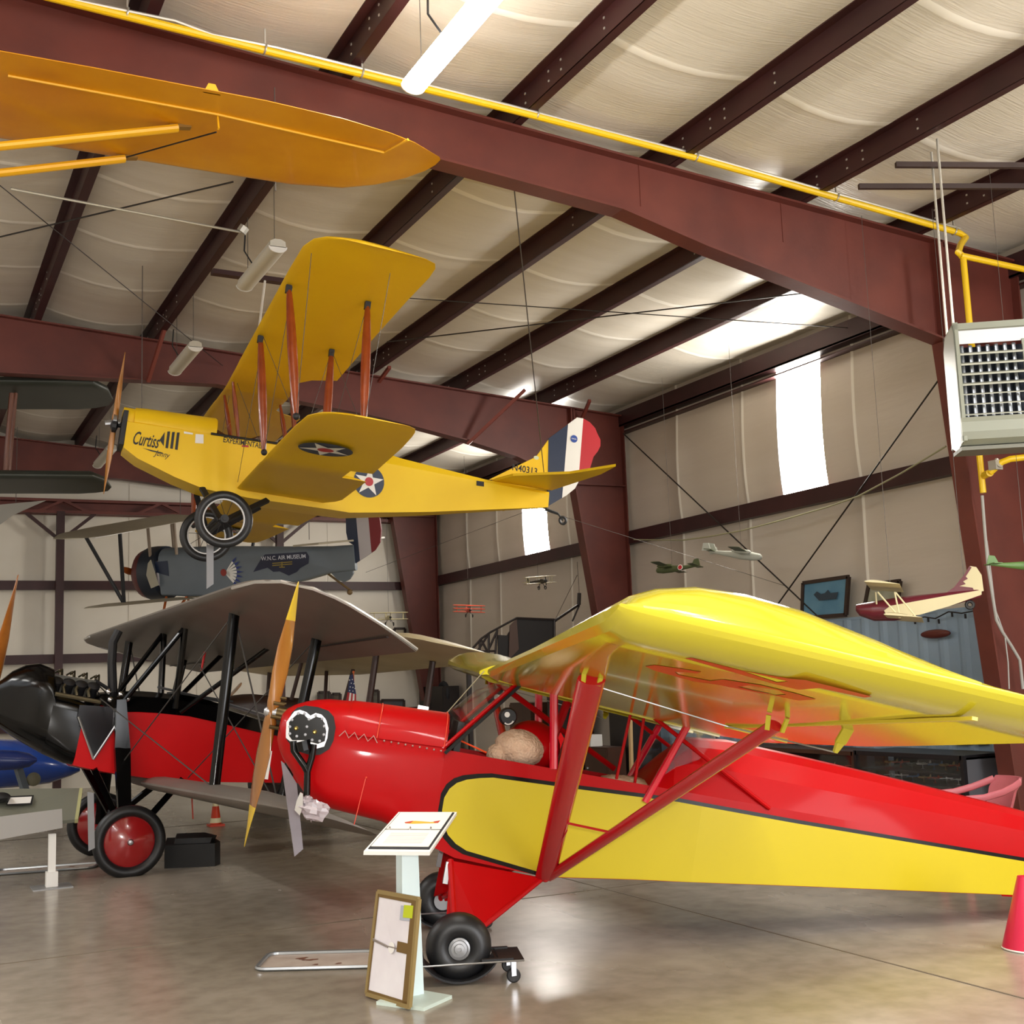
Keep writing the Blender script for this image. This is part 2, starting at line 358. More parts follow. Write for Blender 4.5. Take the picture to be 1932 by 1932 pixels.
# ---------------------------------------------------------------- light
w = bpy.data.worlds.new('World'); S.world = w; w.use_nodes = True
bg = w.node_tree.nodes['Background']; bg.inputs[0].default_value = (.95, .97, 1, 1); bg.inputs[1].default_value = 2.0
def area(name, loc, tgt, sx, sy, power, col=(1, 1, 1)):
    l = bpy.data.lights.new(name, 'AREA'); l.shape = 'RECTANGLE'; l.size = sx; l.size_y = sy; l.energy = power; l.color = col
    o = bpy.data.objects.new(name, l); COL.objects.link(o); o.location = loc
    o.rotation_euler = (V(tgt)-V(loc)).to_track_quat('-Z', 'Y').to_euler(); return o
area('unseen_doorway_fill', (6.3, -6.0, 2.15), (6.0, 10, 1.8), 6.4, 4.2, 600, (.97, .98, 1))  # area light added in the unseen opening to brighten the hangar
for X, YY in ((-3.0, (-3.6, -.8, 2.0, 4.8, 7.6, 10.4, 13.2)), (3.02, (-3.4, -.9, 1.6, 4.0)), (7.6, (-3.4, -.6, 2.2))):  # bare lights added out of view to brighten the hall and ceiling
    for y in YY:
        z = 5.7 if X > 0 else 6.15
        area('unseen_overhead_fill', (X, y, z), (X, y, 0), .16, 1.5, 62, (1, .985, .95)); area('unseen_ceiling_fill', (X, y, z+.03), (X+.01, y, 9), .1, 1.5, 24, (1, .97, .9))
area('camera_flash', O+CU*.16+CR*.05, far(900, 1400, 9), .09, .05, 115, (1, .97, .93))
S.view_settings.view_transform = 'Standard'; S.view_settings.look = 'None'; S.view_settings.exposure = .28; S.view_settings.gamma = 1
# ================================================================ red and yellow high-wing aeroplane in front
RED = mat('red_dope', 'a8070c', .35, spec=.08, coat=.12)
YEL = mat('yellow_dope', 'baae2a', .12, spec=.45, coat=.25)
YELD = mat('yellow_panel', 'c0ac19', .35, spec=.25)
BLK = mat('black_enamel', '050506', .16, spec=.3)
BLKM = mat('matt_black', '17171a', .55)
RUB = mat('rubber', '1a1a1c', .42)
CHR = mat('chrome', 'dcdde2', .15, 1)
ALU = mat('aluminium', 'b4b6ba', .35, .9)
GLASS = mat('clear_acrylic', 'f3f1ea', .05, trans=1, alpha=.32)
WOOD = mat('varnished_wood', 'a06c2c', .25, var='85521e', vscale=5, stretch=(1, 1, .15), coat=.4)
TIPY = mat('tip_yellow', 'c4a52a', .35)
SHEEP = mat('sheepskin', 'e6c6aa', .95, var='d3ad90', vscale=14, bump=.8, bscale=60)
WHITE = mat('white_paint', 'e9e7e2', .4)
DUR = mat('opening_shade_black', '0e0e10', .6)  # dark sheets of this colour stand in for shade inside openings
_CL = [(1, .004), (.9, .028), (.75, .058), (.55, .09), (.4, .108), (.28, .113), (.18, .107), (.1, .09), (.05, .07), (.02, .05), (.004, .038), (.004, .026), (.02, .012), (.05, .003), (.1, 0), (.3, 0), (.6, 0), (.9, 0), (1, 0)]
def wing2(mb, st, tilt=0, af=_CL):
    "st: (y, xLE, xTE, z at the nose's lower line, thickness factor, upper-side factor, tilt); tilt lowers the tail edge"
    rs = []
    for y, xl, xt, z, k, *more in st:
        kt = more[0] if more else 1; tl = more[1] if more else tilt
        c = xl-xt; zm = .045*c*kt
        rs.append([V((xl-c*u, y, z-tl*c*u+(zm+(c*w*(kt if w > .03 else 1)-zm)*k))) for u, w in af])
    return mb.rings(rs)
CUB = Pose((3.22, 7.52, 0), (-.94, .34), 12.2)
cub = thing('high_wing_airplane', 'red and yellow high-wing light aeroplane with wooden propeller on wheel dollies', 'airplane', CUB.M)
def cw(x): return interp([(-5.1, .02), (-1.4, .36), (1.14, .36), (1.25, .285), (1.33, .2)], x)
cs = lambda px, py, off=0.: CUB.side(px, py, cw, off)
def ztop(x): return interp([(-5.1, 1.36), (-4.9, 1.40), (-3.74, 1.513), (-2.85, 1.575), (-2.09, 1.612), (-1.6, 1.63), (-1.31, 1.6)], x)
def zbot(x): return interp([(-5.1, 1.15), (-3.72, .964), (-2.1, .79), (-1.05, .671), (-.486, .596), (.1, .62), (.3, .678), (.58, .746), (.95, .77)], x)
# rear fuselage: flat sides, a stringered back above the longerons
f = MB(); rs = []
for x in [.27, .1, -.486, -.8, -1.05]:
    w = .36; zb = zbot(x); rs.append([V((x, w, zb)), V((x, w, 1.0)), V((x, w, 1.257)), V((x, w-.03, 1.257)), V((x, w-.03, 1.0)), V((x, w-.03, zb+.02)), V((x, 0, zb+.02)), V((x, -w+.03, zb+.02)), V((x, -w+.03, 1.0)), V((x, -w+.03, 1.257)), V((x, -w, 1.257)), V((x, -w, 1.0)), V((x, -w, zb)), V((x, 0, zb))])
f.rings(rs)
rs = []
for x in [-1.05, -1.2, -1.31, -1.6, -2.1, -2.6, -3.1, -3.7, -4.3, -4.9, -5.08]:
    w = cw(x); zb = zbot(x); zt_ = ztop(x); zl = interp([(-5.1, 1.30), (-3.67, 1.385), (-1.3, 1.44), (-1.2, 1.40), (-1.05, 1.26)], x)
    if x > -1.25: zt_ = interp([(-1.31, 1.6), (-1.05, 1.275)], x); zl = min(zl, zt_-.005)
    q = min(zl, 1.257+.0*(x)) if x > -1.3 else interp([(-5.1, 1.24), (-3.7, 1.25), (-1.3, 1.257)], x)
    rs.append([V((x, w, zb)), V((x, w, q)), V((x, w*.87, zl)), V((x, w*.62, zl+(zt_-zl)*.66)), V((x, w*.3, zl+(zt_-zl)*.93)), V((x, 0, zt_)), V((x, -w*.3, zl+(zt_-zl)*.93)), V((x, -w*.62, zl+(zt_-zl)*.66)), V((x, -w*.87, zl)), V((x, -w, q)), V((x, -w, zb)), V((x, 0, zb))])
f.rings(rs)
fus = f.build('fuselage', RED, cub, angle=12)
# yellow side panels with a black edge, on both sides
top = [(838, 1505), (848, 1488), (862, 1477), (880, 1471), (905, 1468), (930, 1467), (1100, 1490), (1280, 1513), (1500, 1553), (1932, 1625)]
low = [(833, 1535), (838, 1556), (845, 1575), (860, 1592), (880, 1605), (1020, 1646)]
pl = [cs(*q) for q in top]+[]
def sidepanel(mb, outline, s, eps):
    "fill an x,z outline column by column on the side wall"
    xs_ = sorted({round(p[0], 3) for p in outline}|{-1.4, -2.5})
    n = len(outline)
    cols = []
    for x in xs_:
        zz = []
        for i in range(n):
            a, b_ = outline[i], outline[(i+1) % n]
            if abs(a[0]-b_[0]) < 1e-6:
                if abs(a[0]-x) < 1e-4: zz += [a[1], b_[1]]
            elif min(a[0], b_[0])-1e-4 <= x <= max(a[0], b_[0])+1e-4: zz.append(a[1]+(b_[1]-a[1])*(x-a[0])/(b_[0]-a[0]))
        if zz: cols.append((x, min(zz), max(zz)))
    o = len(mb.v)
    for x, a, b_ in cols:
        for t in (a, b_): mb.v.append((x, s*(cw(x)+eps), t))
    for i in range(len(cols)-1): mb.f.append((o+2*i, o+2*i+1, o+2*i+3, o+2*i+2)); mb.mi.append(0)
ol = [(-4.8, 1.2)]+[(p.x, p.z) for p in reversed([cs(*q) for q in top])]+[(p.x, p.z) for p in [cs(*q) for q in low]]+[(-.486, .600), (-1.05, .674), (-2.1, .793), (-3.72, .967), (-4.8, 1.13)]
cx, cz = -1.0, .93
def grow(o, d): return [(x+(d if x > -.2 else 0)*max(0, min(1, (x+.2)/.3)), z+(d if z > cz+.0 and x > -4.7 else (-d if x > -.45 and z < .9 else 0))) for x, z in o]
for s in (1, -1):
    a = MB(); sidepanel(a, grow(ol, .024), s, .0025); a.build('panel_border', BLK, cub, smooth=False)
    a = MB(); sidepanel(a, ol, s, .0045); a.build('side_panel', YELD, cub, smooth=False)
# nose cowling
NZ = [(.27, .36, .665, 1.475, .1, .3), (.32, .36, .683, 1.474, .1, .3), (.58, .36, .75, 1.462, .12, .3), (.72, .36, .76, 1.457, .12, .3), (.93, .36, .775, 1.443, .13, .29), (1.05, .355, .80, 1.432, .15, .28), (1.14, .335, .885, 1.412, .18, .26), (1.20, .30, .95, 1.39, .2, .25), (1.26, .26, 1.01, 1.36, .16, .2), (1.30, .215, 1.07, 1.33, .12, .16), (1.325, .16, 1.12, 1.29, .08, .08)]
f = MB(); f.rings([rrect(hw, zb, zt_, rb, rt, 6, x) for x, hw, zb, zt_, rb, rt in NZ])
f.build('cowling', RED, cub, angle=50)
# cowl lip over the upper half, its laced edge and seams
f = MB()
def topline(x, t, off):
    sec = None
    for a, c in zip(NZ, NZ[1:]):
        if a[0] <= x <= c[0]:
            u = (x-a[0])/(c[0]-a[0]); hw, zt_, rt = (a[q]+(c[q]-a[q])*u for q in (1, 3, 5)); break
    hw += off; zt_ += off
    an = .30+(PI/2-.30)*t/.75
    if t <= .75: return V((x, hw-rt+rt*math.cos(an), zt_-rt+rt*math.sin(an)))
    return V((x, (hw-rt)*(1-(t-.75)/.25), zt_))
g = MB(); g.rings([[topline(x, i/14, .006) for i in range(15)] for x in (.29, .5, .70)], cap=False, closed=False); g.rings([[topline(x, i/14, .006)*1 for i in range(15)] for x in (.715, .9)], cap=False, closed=False)
g.build('cowl_cover', RED, cub)
g = MB()
for x in (.285, .708): g.tube([topline(x, i/14, .008) for i in range(15)], .004, 5)
g.build('cowl_seam', mat('red_edge', 'd8432c', .3), cub)
g = MB(); pts = []
for i in range(9): pts.append(V((.70+.24*i/8, .366, 1.225+.04*(i % 2))))
g.tube(pts, .0035, 5)
g.build('lacing', mat('lace_wire', 'a88a80', .5, .5), cub)
for i in range(9): g = MB(); g.ball((.30+.045*i, .362, 1.245), .007, 6, 4); g.build('rivet', mat('lace_wire', 'a88a80', .5, .5), cub)
g = MB(); g.tube([cs(690, 1468, .004), cs(668, 1556, .002)], .003, 5); g.ball(cs(691, 1467, .004), .007, 6, 4); g.build('cowl_fastener_line', mat('red_edge', 'd8432c', .3), cub)
g = MB(); g.box(CUB.at(798, 1337, 'y', 0), (.07, .05, .035)); g.build('fuel_gauge', CHR, cub, smooth=False)
# engine before a dark sheet that stands in for the side opening's shade
def poly_side(px, off, th, name, m, bulge_=0):
    q = MB(); q.prism([CUB.at(x, y, 'y', .36+off) for x, y in px], (0, th, 0)); return q.build(name, m, cub, smooth=False)
hole = [(541, 1392), (545, 1362), (552, 1344), (562, 1335), (576, 1331), (600, 1334), (620, 1341), (630, 1352), (634, 1372), (630, 1396), (622, 1412), (606, 1422), (590, 1424), (570, 1418), (553, 1408)]
poly_side(hole, -.09, .095, 'engine_opening_shade', DUR)
plate = [(540, 1384), (541, 1362), (548, 1352), (556, 1342), (566, 1339), (578, 1343), (586, 1350), (596, 1345), (607, 1348), (615, 1357), (620, 1373), (618, 1392), (612, 1408), (598, 1412), (570, 1402), (548, 1398), (540, 1392)]
poly_side(plate, .006, .03, 'cylinder_fins', CHR)
head = [(546, 1388), (546, 1362), (556, 1352), (563, 1346), (574, 1348), (584, 1358), (597, 1352), (606, 1354), (613, 1364), (616, 1380), (613, 1398), (600, 1403), (575, 1396), (552, 1396)]
poly_side(head, .037, .035, 'cylinder_head', BLK)
for px in [(551, 1358), (563, 1346), (575, 1346), (583, 1357), (596, 1350), (608, 1356), (547, 1371), (579, 1371), (612, 1370), (547, 1384), (576, 1386), (560, 1389), (589, 1396), (611, 1386), (603, 1398)]:
    q = MB(); q.lathe([(.009, 0), (.009, .012), (.005, .013), (.005, .02)], CUB.at(*px, 'y', .432), (0, 1, 0), 8); q.build('head_bolt', mat('dull_bolt', '8e8e92', .4, .7), cub)
for px in [(559, 1374), (594, 1381)]: q = MB(); q.lathe([(.014, 0), (.014, .02), (.008, .03), (.006, .05)], CUB.at(*px, 'y', .432), (0, 1, 0), 8); q.build('spark_plug', mat('brass', 'c9ab5e', .3, .8), cub)
e = lambda px, py, y=.42: CUB.at(px, py, 'y', y)
q = MB(); q.tube([e(553, 1398), e(554, 1416), e(575, 1446), e(580, 1456)], .021, 12); q.tube([e(592, 1404), e(588, 1430), e(580, 1456), e(579, 1500)], .021, 12)
q.tube([e(570, 1398), e(574, 1416)], .05, 10)
ex = q.build('exhaust_pipe', BLK, cub)
q = MB(); random.seed(3)
def crumple(mb, c, r, n=14, k=9, am=.35):
    base = len(mb.v); mb.ball(c, r, n, k); 
    for i in range(base, len(mb.v)):
        p = V(mb.v[i]); d = p-V(c); mb.v[i] = tuple(V(c)+d*(1+random.uniform(-am, am)))
q2 = MB(); q2.prism([e(567, 1494), e(572, 1497), e(572, 1520), e(566, 1538), e(556, 1528), e(560, 1510)], (0, .02, 0)); q2.build('foil_wrap', CHR, ex, smooth=False)
crumple(q, e(592, 1530), (.085, .05, .055)); crumple(q, e(579, 1510), (.03, .03, .03)); q.build('plastic_bag', mat('clear_bag', 'd9cfd6', .15, trans=.4, alpha=.8), ex, angle=10)
# propeller
def propeller(parent, hub, R, wd, th, ang, m, tip=None, name='propeller', tiplen=.0, curve=.0):
    "hub in the parent's frame, blades along ang in the y,z plane"
    d = V((0, math.sin(ang), math.cos(ang))); t = V((0, math.cos(ang), -math.sin(ang)))
    q = MB(); prof = [(0, .5, 1.5), (.08, .55, 1.5), (.16, .62, 1.05), (.3, .85, .72), (.5, 1, .5), (.7, .92, .36), (.85, .75, .26), (.95, .5, .2), (.985, .3, .16), (1, .08, .1)]
    st = [(-r, w_, h_) for r, w_, h_ in reversed(prof)]+[(r, w_, h_) for r, w_, h_ in prof[1:]]
    rs = []; mi = []
    for r, w_, h_ in st:
        a = math.copysign(1, r)*(.06+.95*(1-abs(r))) if abs(r) > .1 else (r/.1)*.91
        cx_ = V((math.sin(a), 0, 0))+t*math.cos(a); nn = V((math.cos(a), 0, 0))-t*math.sin(a)
        c = V(hub)+d*(r*R)+V((curve*abs(r), 0, 0))
        rs.append([c+cx_*(math.cos(k)*w_*wd/2)+nn*(math.sin(k)*h_*th/2) for k in (2*PI*i/14 for i in range(14))])
    q.rings(rs)
    o = q.build(name, [m, tip or m], parent)
    if tip:
        for p_ in o.data.polygons:
            if abs((V(p_.center)-V(hub)).dot(d)) > R*(1-tiplen): p_.material_index = 1
    return o
pr = propeller(cub, (1.40, 0, 1.285), .86, .165, .055, .03, WOOD, TIPY, tiplen=.36)
q = MB(); q.lathe([(.04, -.06), (.04, .0), (.035, .035), (.02, .05)], (1.40, 0, 1.285), (1, 0, 0), 16); q.build('propeller_hub', ALU, pr)
q = MB(); c_ = CUB.at(514, 1445, 'x', 1.43); 
q.box(CUB.at(503, 1442, 'x', 1.40)+V((.0, .052, 0)), (.055, .006, .19), Matrix.Rotation(.06, 3, 'Y')); q.build('paper_label', WHITE, pr, smooth=False)
q = MB()
for i in range(7): q.lathe([(.012, 0), (.012, .07)], (1.325, .10*math.sin(i*.9), 1.285+.10*math.cos(i*.9)), (1, 0, 0), 8)
q.tube([(1.3, 0, 1.285), (1.37, 0, 1.285)], .045, 16); q.build('crankshaft_flange', mat('dark_bronze', '5c4c30', .35, .8), cub)
# wings
TI = .06
def ti(y): return interp([(0, .06), (2.4, .06), (4.0, .036), (9, .036)], abs(y))
def tk(y): return interp([(0, 1), (2.4, 1), (4.0, 1.28), (9, 1.28)], abs(y))
def wz(y): return 1.738+.033*(abs(y)-.36)
for s in (1, -1):
    st = [(s*y, .10, -1.62 if y > .75 else (-1.45-.17*(y-.3)/.45), wz(y), 1, tk(y), ti(y)) for y in (.3, .5, .75, 1.5, 2.3, 2.8, 3.2, 3.6, 3.85, 4.08)]
    for t in (.12, .3, .5, .7, .86, .96, 1.0):
        an = math.radians(26+64*t); y = 4.08+.20*(math.sin(an)-.438)/.562; k = max(.03, math.cos(an)/.899); cc = 1-(1-math.cos(an))*.05
        st.append((s*y, .10-(1-cc)*.35, -1.62+(1-cc)*1.0, wz(y), k, tk(4.1), ti(4.1)))
    a = MB(); wing2(a, st, TI); wg = a.build('wing', YEL, cub, angle=17)
    a = MB()  # aileron: hinge line and trailing surface drawn proud of the wing
    zu = lambda x, y: wz(y)-ti(y)*(.10-x)
    a.bar((-1.19, s*1.35, zu(-1.19, 1.35)-.008), (-1.19, s*4.2, zu(-1.19, 4.2)-.008), .02, .012); a.bar((-1.19, s*1.35, zu(-1.19, 1.35)-.006), (-1.55, s*1.35, zu(-1.55, 1.35)-.006), .016, .01)
    a.build('aileron_gap', mat('yellow_edge', 'd9c63a', .35), wg)
    a = MB(); x = -1.30; a.bar((x, s*2.85, zu(x, 2.85)+.01), (x, s*2.77, zu(x, 2.8)-.06), .05, .014); a.bar((x, s*2.77, zu(x, 2.8)-.06), (x+.01, s*2.75, zu(x, 2.7)-.10), .05, .014, w2=.02); a.build('aileron_horn', YEL, wg)
    a = MB(); a.tube([(x, s*2.75, zu(x, 2.7)-.10), (-.95, s*2.2, zu(-.95, 2.2)-.06), (-.25, s*2.35, zu(-.25, 2.35)-.035)], .004, 5); a.build('aileron_cable', ALU, wg)
    # lift struts, meeting at the fuselage's lower corner
    foot = V((-.48, s*.37, .60)); tf = V((-.20, s*2.42, wz(2.42)-.03)); tr = V((-1.02, s*2.69, wz(2.69)-TI*1.1-.04))
    DR = mat('red_strut', 'b5121c', .25, coat=.4)
    a = MB(); a.tube([foot, tf], [.03, .032], 14, flat=2.1, up=(0, 1, -.6)); fs = a.build('lift_strut', DR, cub)
    a = MB(); a.tube([foot+V((-.02, 0, .0)), tr], [.024, .026], 12, flat=1.5, up=(0, 1, -.6)); a.build('lift_strut', DR, cub)
    for T in (tf, tr):
        a = MB()
        for dx in (-.035, .035): a = MB(); a.bar(T+V((dx, 0, -.025)), T+V((dx*1.25, s*.02, .04)), .022, .01); a.build('strut_fitting', YEL, cub)
    a = MB(); a.ball(foot, .035, 10, 6); a.build('strut_fitting', DR, cub)
    ca, cb_ = foot.lerp(tf, .34), foot.lerp(tr, .20)
    a = MB(); a.tube([foot.lerp(tf, .05), foot.lerp(tf, .33)+V((-.06, 0, -.03))], .004, 5); a.tube([foot.lerp(tf, .34), foot.lerp(tr, .36)], .008, 6); a.build('step_wire', DR, cub)
# red registration figures painted beneath the port wing
def under(px, py, off=-.0015):
    o = CUB.A@(O-CUB.o); d_ = CUB.A@ray(px, py); T = TI
    for _ in range(8):
        a_ = 1.738-.033*.36-.10*T+off; t = (a_+.033*o.y+T*o.x-o.z)/(d_.z-.033*d_.y-T*d_.x); p = o+d_*t; T = ti(p.y)
    return p
zu2 = lambda x, y: (1150+x/3.513, 1220+y/3.513)
G4 = [[(500, 78), (545, 74), (870, 157), (1000, 202), (1060, 240)], [(870, 157), (1180, 210), (1300, 222), (1185, 231)], [(1000, 202), (1110, 238), (1180, 231), (1300, 222), (1480, 265), (1390, 275), (1250, 286), (1060, 240)], [(1390, 275), (1480, 265), (1740, 331), (1690, 338)]]
G9 = [[(235, 132), (300, 122), (480, 148), (430, 166)], [(480, 148), (610, 168), (580, 178), (430, 166)], [(430, 166), (455, 187), (670, 228), (560, 232), (300, 160), (235, 132)], [(670, 228), (750, 218), (1000, 255), (930, 258), (850, 266)], [(1000, 255), (1230, 310), (1170, 318), (1120, 290), (930, 258)], [(1230, 310), (1370, 350), (1250, 358), (1090, 325), (1170, 318)], [(670, 228), (850, 266), (1090, 325), (1250, 358), (1000, 300), (700, 250), (560, 232)]]
f = MB()
for g_ in G4+G9: f.add([under(*zu2(*q)) for q in g_], [tuple(range(len(g_)))])
f.build('registration', mat('registration_red', 'c80808', .3, spec=.1), bpy.data.objects['wing'], smooth=False)
# cabin structure
PINK = mat('red_gloss_tube', 'cf1230', .12, coat=.8)
zr = lambda x: wz(.36)-TI*(.10-x)-.005
for s in (1, -1):
    a = MB(); a.tube([CUB.at(1045, 1290, 'y', .36)*1 if s > 0 else V((-.34, -.36, 1.73)), V((-.42, s*.36, 1.257))], .027, 10); a.build('cabin_post', PINK, cub)
    a = MB(); a.tube([V((-1.23, s*.36, zr(-1.2)+.02)), V((-1.03, s*.365, 1.15))], .024, 10); a.build('cabin_post', PINK, cub)
    a = MB(); a.tube([V((.29, s*.34, 1.26)), V((-.1, s*.345, 1.74))], .014, 8); a.build('windshield_tube', RED, cub)
    a = MB(); a.bar(V((.275, s*.365, 1.235)), V((-.125, s*.365, 1.74)), .035, .02); a.build('windshield_strip', BLK, cub)
    a = MB(); a.tube([CUB.at(1232, 1352, 'y', .36) if s > 0 else V((-.95, -.36, 1.7)), V((-1.85, s*.335, 1.245))], .014, 8); a.build('fuselage_brace', RED, cub)
    a = MB(); a.bar((.02, s*.33, zr(.02)+.01), (-1.45, s*.33, zr(-1.45)), .05, .012); a.build('wing_root_edge', YEL, cub)
for px in (((1190, 1345), (1163, 1470)), ((1216, 1345), (1197, 1482))):
    a = MB(); a.tube([CUB.at(*px[0], 'y', .30), CUB.at(*px[1], 'y', .30)], .010, 8); a.build('cabin_tube', RED, cub)
a = MB(); a.tube([V((-.02, -.33, 1.75)), V((-.95, -.33, 1.3))], .02, 8); a.tube([V((-.55, -.33, 1.7)), V((-.45, -.3, 1.26))], .03, 8); a.build('cabin_tube', RED, cub)
a = MB(); a.prism([(.11, -.34, 1.72), (.11, .34, 1.72), (-1.4, .34, 1.62), (-1.4, -.34, 1.62)], (0, 0, .12)); 
a = MB(); sec = [[V((x, y, z)) for y, z in ((-.35, za), (-.2, zb_), (0, zc_), (.2, zb_), (.35, za))] for x, za, zb_, zc_ in ((.285, 1.24, 1.45, 1.478), (.12, 1.5, 1.64, 1.66), (-.10, 1.74, 1.77, 1.78))]
a.rings(sec, cap=False, closed=False); a.build('windshield', GLASS, cub)
a = MB(); a.tube([(.285, 0, 1.475), (.09, 0, 1.79)], .004, 6); a.build('windshield_rib', mat('pale_strip', '8f866a', .4), cub)
for s in (1, -1):
    a = MB(); a.add([(-1.05, s*.352, 1.262), (-1.2, s*.352, zr(-1.2)), (-1.44, s*.345, zr(-1.4)), (-1.34, s*.34, 1.47), (-1.2, s*.35, 1.40)], [(0, 1, 2, 3, 4)]); a.build('rear_window', GLASS, cub)
a = MB(); a.add([(.1, -.33, zr(.1)+.03), (.1, .33, zr(.1)+.03), (-1.42, .33, zr(-1.42)+.02), (-1.42, -.33, zr(-1.42)+.02)], [(0, 1, 2, 3)]); a.build('cabin_roof', YEL, cub)
# seats with sheepskin covers, panel and door wire
a = MB(); a.box((-.3, 0, 1.0), (.42, .56, .08)); a.box((-.55, 0, 1.25), (.06, .56, .46), Matrix.Rotation(-.2, 3, 'Y'))
a.ball(CUB.at(1003, 1408, 'y', -.05), (.19, .24, .17), 20, 12); st_ = a.build('front_seat', RED, cub)
def fluff(c, r, par, seed):
    random.seed(seed); q = MB(); q.ball(c, r, 26, 18)
    for i in range(len(q.v)):
        p = V(q.v[i]); d = p-V(c); q.v[i] = tuple(V(c)+d*(1+random.uniform(-.045, .045)))
    return q.build('sheepskin_cover', SHEEP, par, angle=180)
fluff(CUB.at(980, 1412, 'y', .12), (.165, .16, .12), st_, 1); fluff(CUB.at(938, 1424, 'y', .15), (.07, .09, .07), st_, 2)
a = MB(); a.box((-1.05, 0, 1.0), (.4, .56, .08)); a.box((-1.3, 0, 1.2), (.05, .5, .4), Matrix.Rotation(-.3, 3, 'Y')); st2 = a.build('rear_seat', RED, cub)
fluff(V((-.98, .1, 1.24)), (.2, .2, .045), st2, 3)
a = MB(); a.box((.2, 0, 1.33), (.04, .62, .22)); ip = a.build('instrument_panel', BLKM, cub)
cc = CUB.at(958, 1352, 'y', 0)
a = MB(); a.lathe([(.05, -.05), (.06, -.02), (.06, .02), (.05, .05)], cc, (0, 1, 0), 16); cp = a.build('compass', BLKM, cub)
a = MB(); a.lathe([(.018, 0), (.018, .004)], cc+V((.012, .052, .012)), (0, 1, 0), 14); a.tube([cc+V((.04*math.cos(t)-.0, .053, .05*math.sin(t))) for t in (3.6, 4, 4.4, 4.8, 5.2)], .006, 5); a.build('compass_markings', WHITE, cp)
a = MB(); a.tube([CUB.at(866, 1396, 'y', .33), CUB.at(918, 1420, 'y', .33)], .006, 6); a.build('throttle_rod', mat('orange_rod', 'e04a1c', .4), cub)
# landing gear with red fabric fairings, wheels and tyres
for s in (1, -1):
    A_ = V((.12, s*.36, .60)); B_ = V((-.47, s*.36, .59)); C_ = V((-.10, s*.66, .28)); D_ = V((.10, s*.64, .22))
    a = MB(); n_ = (0, s*.012, 0); a.prism([A_, B_, C_, D_], n_); fa = a.build('gear_fairing', RED, cub, smooth=False)
    a = MB(); a.tube([A_, V((.04, s*.74, .19))], .02, 8); a.tube([B_, C_, V((.02, s*.74, .19))], .016, 8); a.build('gear_leg', RED, cub)
    a = MB(); a.tube([V((.03, s*.86, .186)), V((.03, s*.3, .30)), V((.03, 0, .5))], .016, 8); a.build('axle', RED, cub)
    a = MB(); a.torus((.025, s*.8, .19), (0, 1, 0), .114, .077, 36, 12, 1.15); ty = a.build('wheel', RUB, cub)
    a = MB(); a.lathe([(.062, -.08), (.062, .07), (.05, .075), (.045, .07), (.03, .072), (.028, .085), (.012, .087), (.012, .08)], (.025, s*.8, .186), (0, s, 0), 24); a.build('wheel_hub', mat('dull_aluminium', '9fa0a3', .4, .6), ty)
    a = MB(); a.bar((.13, s*.36, .59), (.13, s*.37, .46), .05, .03); a.build('gear_bracket', ALU, cub)
a = MB(); a.tube([(-3.55, .15, .975), (-3.57, .15, .945), (-3.75, .14, .96), (-3.78, .14, .985)], .008, 6); a.build('tail_handle', RED, cub)
# tail, mostly beyond the frame
a = MB(); a.prism([(-4.2, -.015, 1.45), (-4.9, -.015, 2.05), (-5.2, -.015, 2.1), (-5.55, -.015, 1.8), (-5.55, -.015, 1.2), (-5.1, -.015, 1.12)], (0, .03, 0)); a.build('fin', RED, cub)
a = MB(); a.prism([(-4.3, -.05, 1.36), (-4.6, -1.2, 1.36), (-5.3, -1.35, 1.36), (-5.5, -.9, 1.36), (-5.5, .9, 1.36), (-5.3, 1.35, 1.36), (-4.6, 1.2, 1.36), (-4.3, .05, 1.36)], (0, 0, .025)); a.build('tailplane', YEL, cub)
a = MB(); a.torus((-5.1, 0, 1.0), (0, 1, 0), .05, .025, 16, 8); a.bar((-4.8, 0, 1.12), (-5.1, 0, 1.0), .04, .01); a.build('tail_wheel', RUB, cub)
# ================================================================ yellow biplane hung from the roof
JY = mat('yellow_fabric', 'f0c81e', .4, spec=.3, var='e8bc18', vscale=1.2)
JW = mat('yellow_wing_fabric', 'e4b81a', .45, spec=.3, var='dcae14', vscale=1.0)
STRUT = mat('varnished_strut', '8c3e1a', .22, var='76300f', vscale=6, coat=.5)
NAVY = mat('insignia_blue', '1d2a44', .4); INW = mat('insignia_white', 'e6e4de', .4); INR = mat('insignia_red', 'b3202a', .4)
WIRE = mat('wire', '4a4744', .5, .2)
JEN = Pose((3.135, 13.57, 3.5), (-.995, .093), 7.5)
jen = thing('hanging_biplane', 'yellow biplane with orange wooden struts and star roundels hung from the roof', 'airplane', JEN.M)
def jw(x): return interp([(-4, .03), (-1.2, .27), (1.0, .24), (1.12, .235)], x)
js = lambda px, py, off=0.: JEN.side(px, py, jw, off)
f = MB(); rs = []
TOP = [(-3.95, 1.02), (-3.1, 1.04), (-2.0, 1.13), (-1.4, 1.25), (-1.25, 1.26), (-1.05, 1.02), (.2, 1.005), (1.09, .99)]
BOT = [(-3.95, .82), (-2.34, .5), (-1.44, .35), (-.3, .345), (.2, .372), (.52, .455), (.93, .596), (1.07, .68), (1.1, .70)]
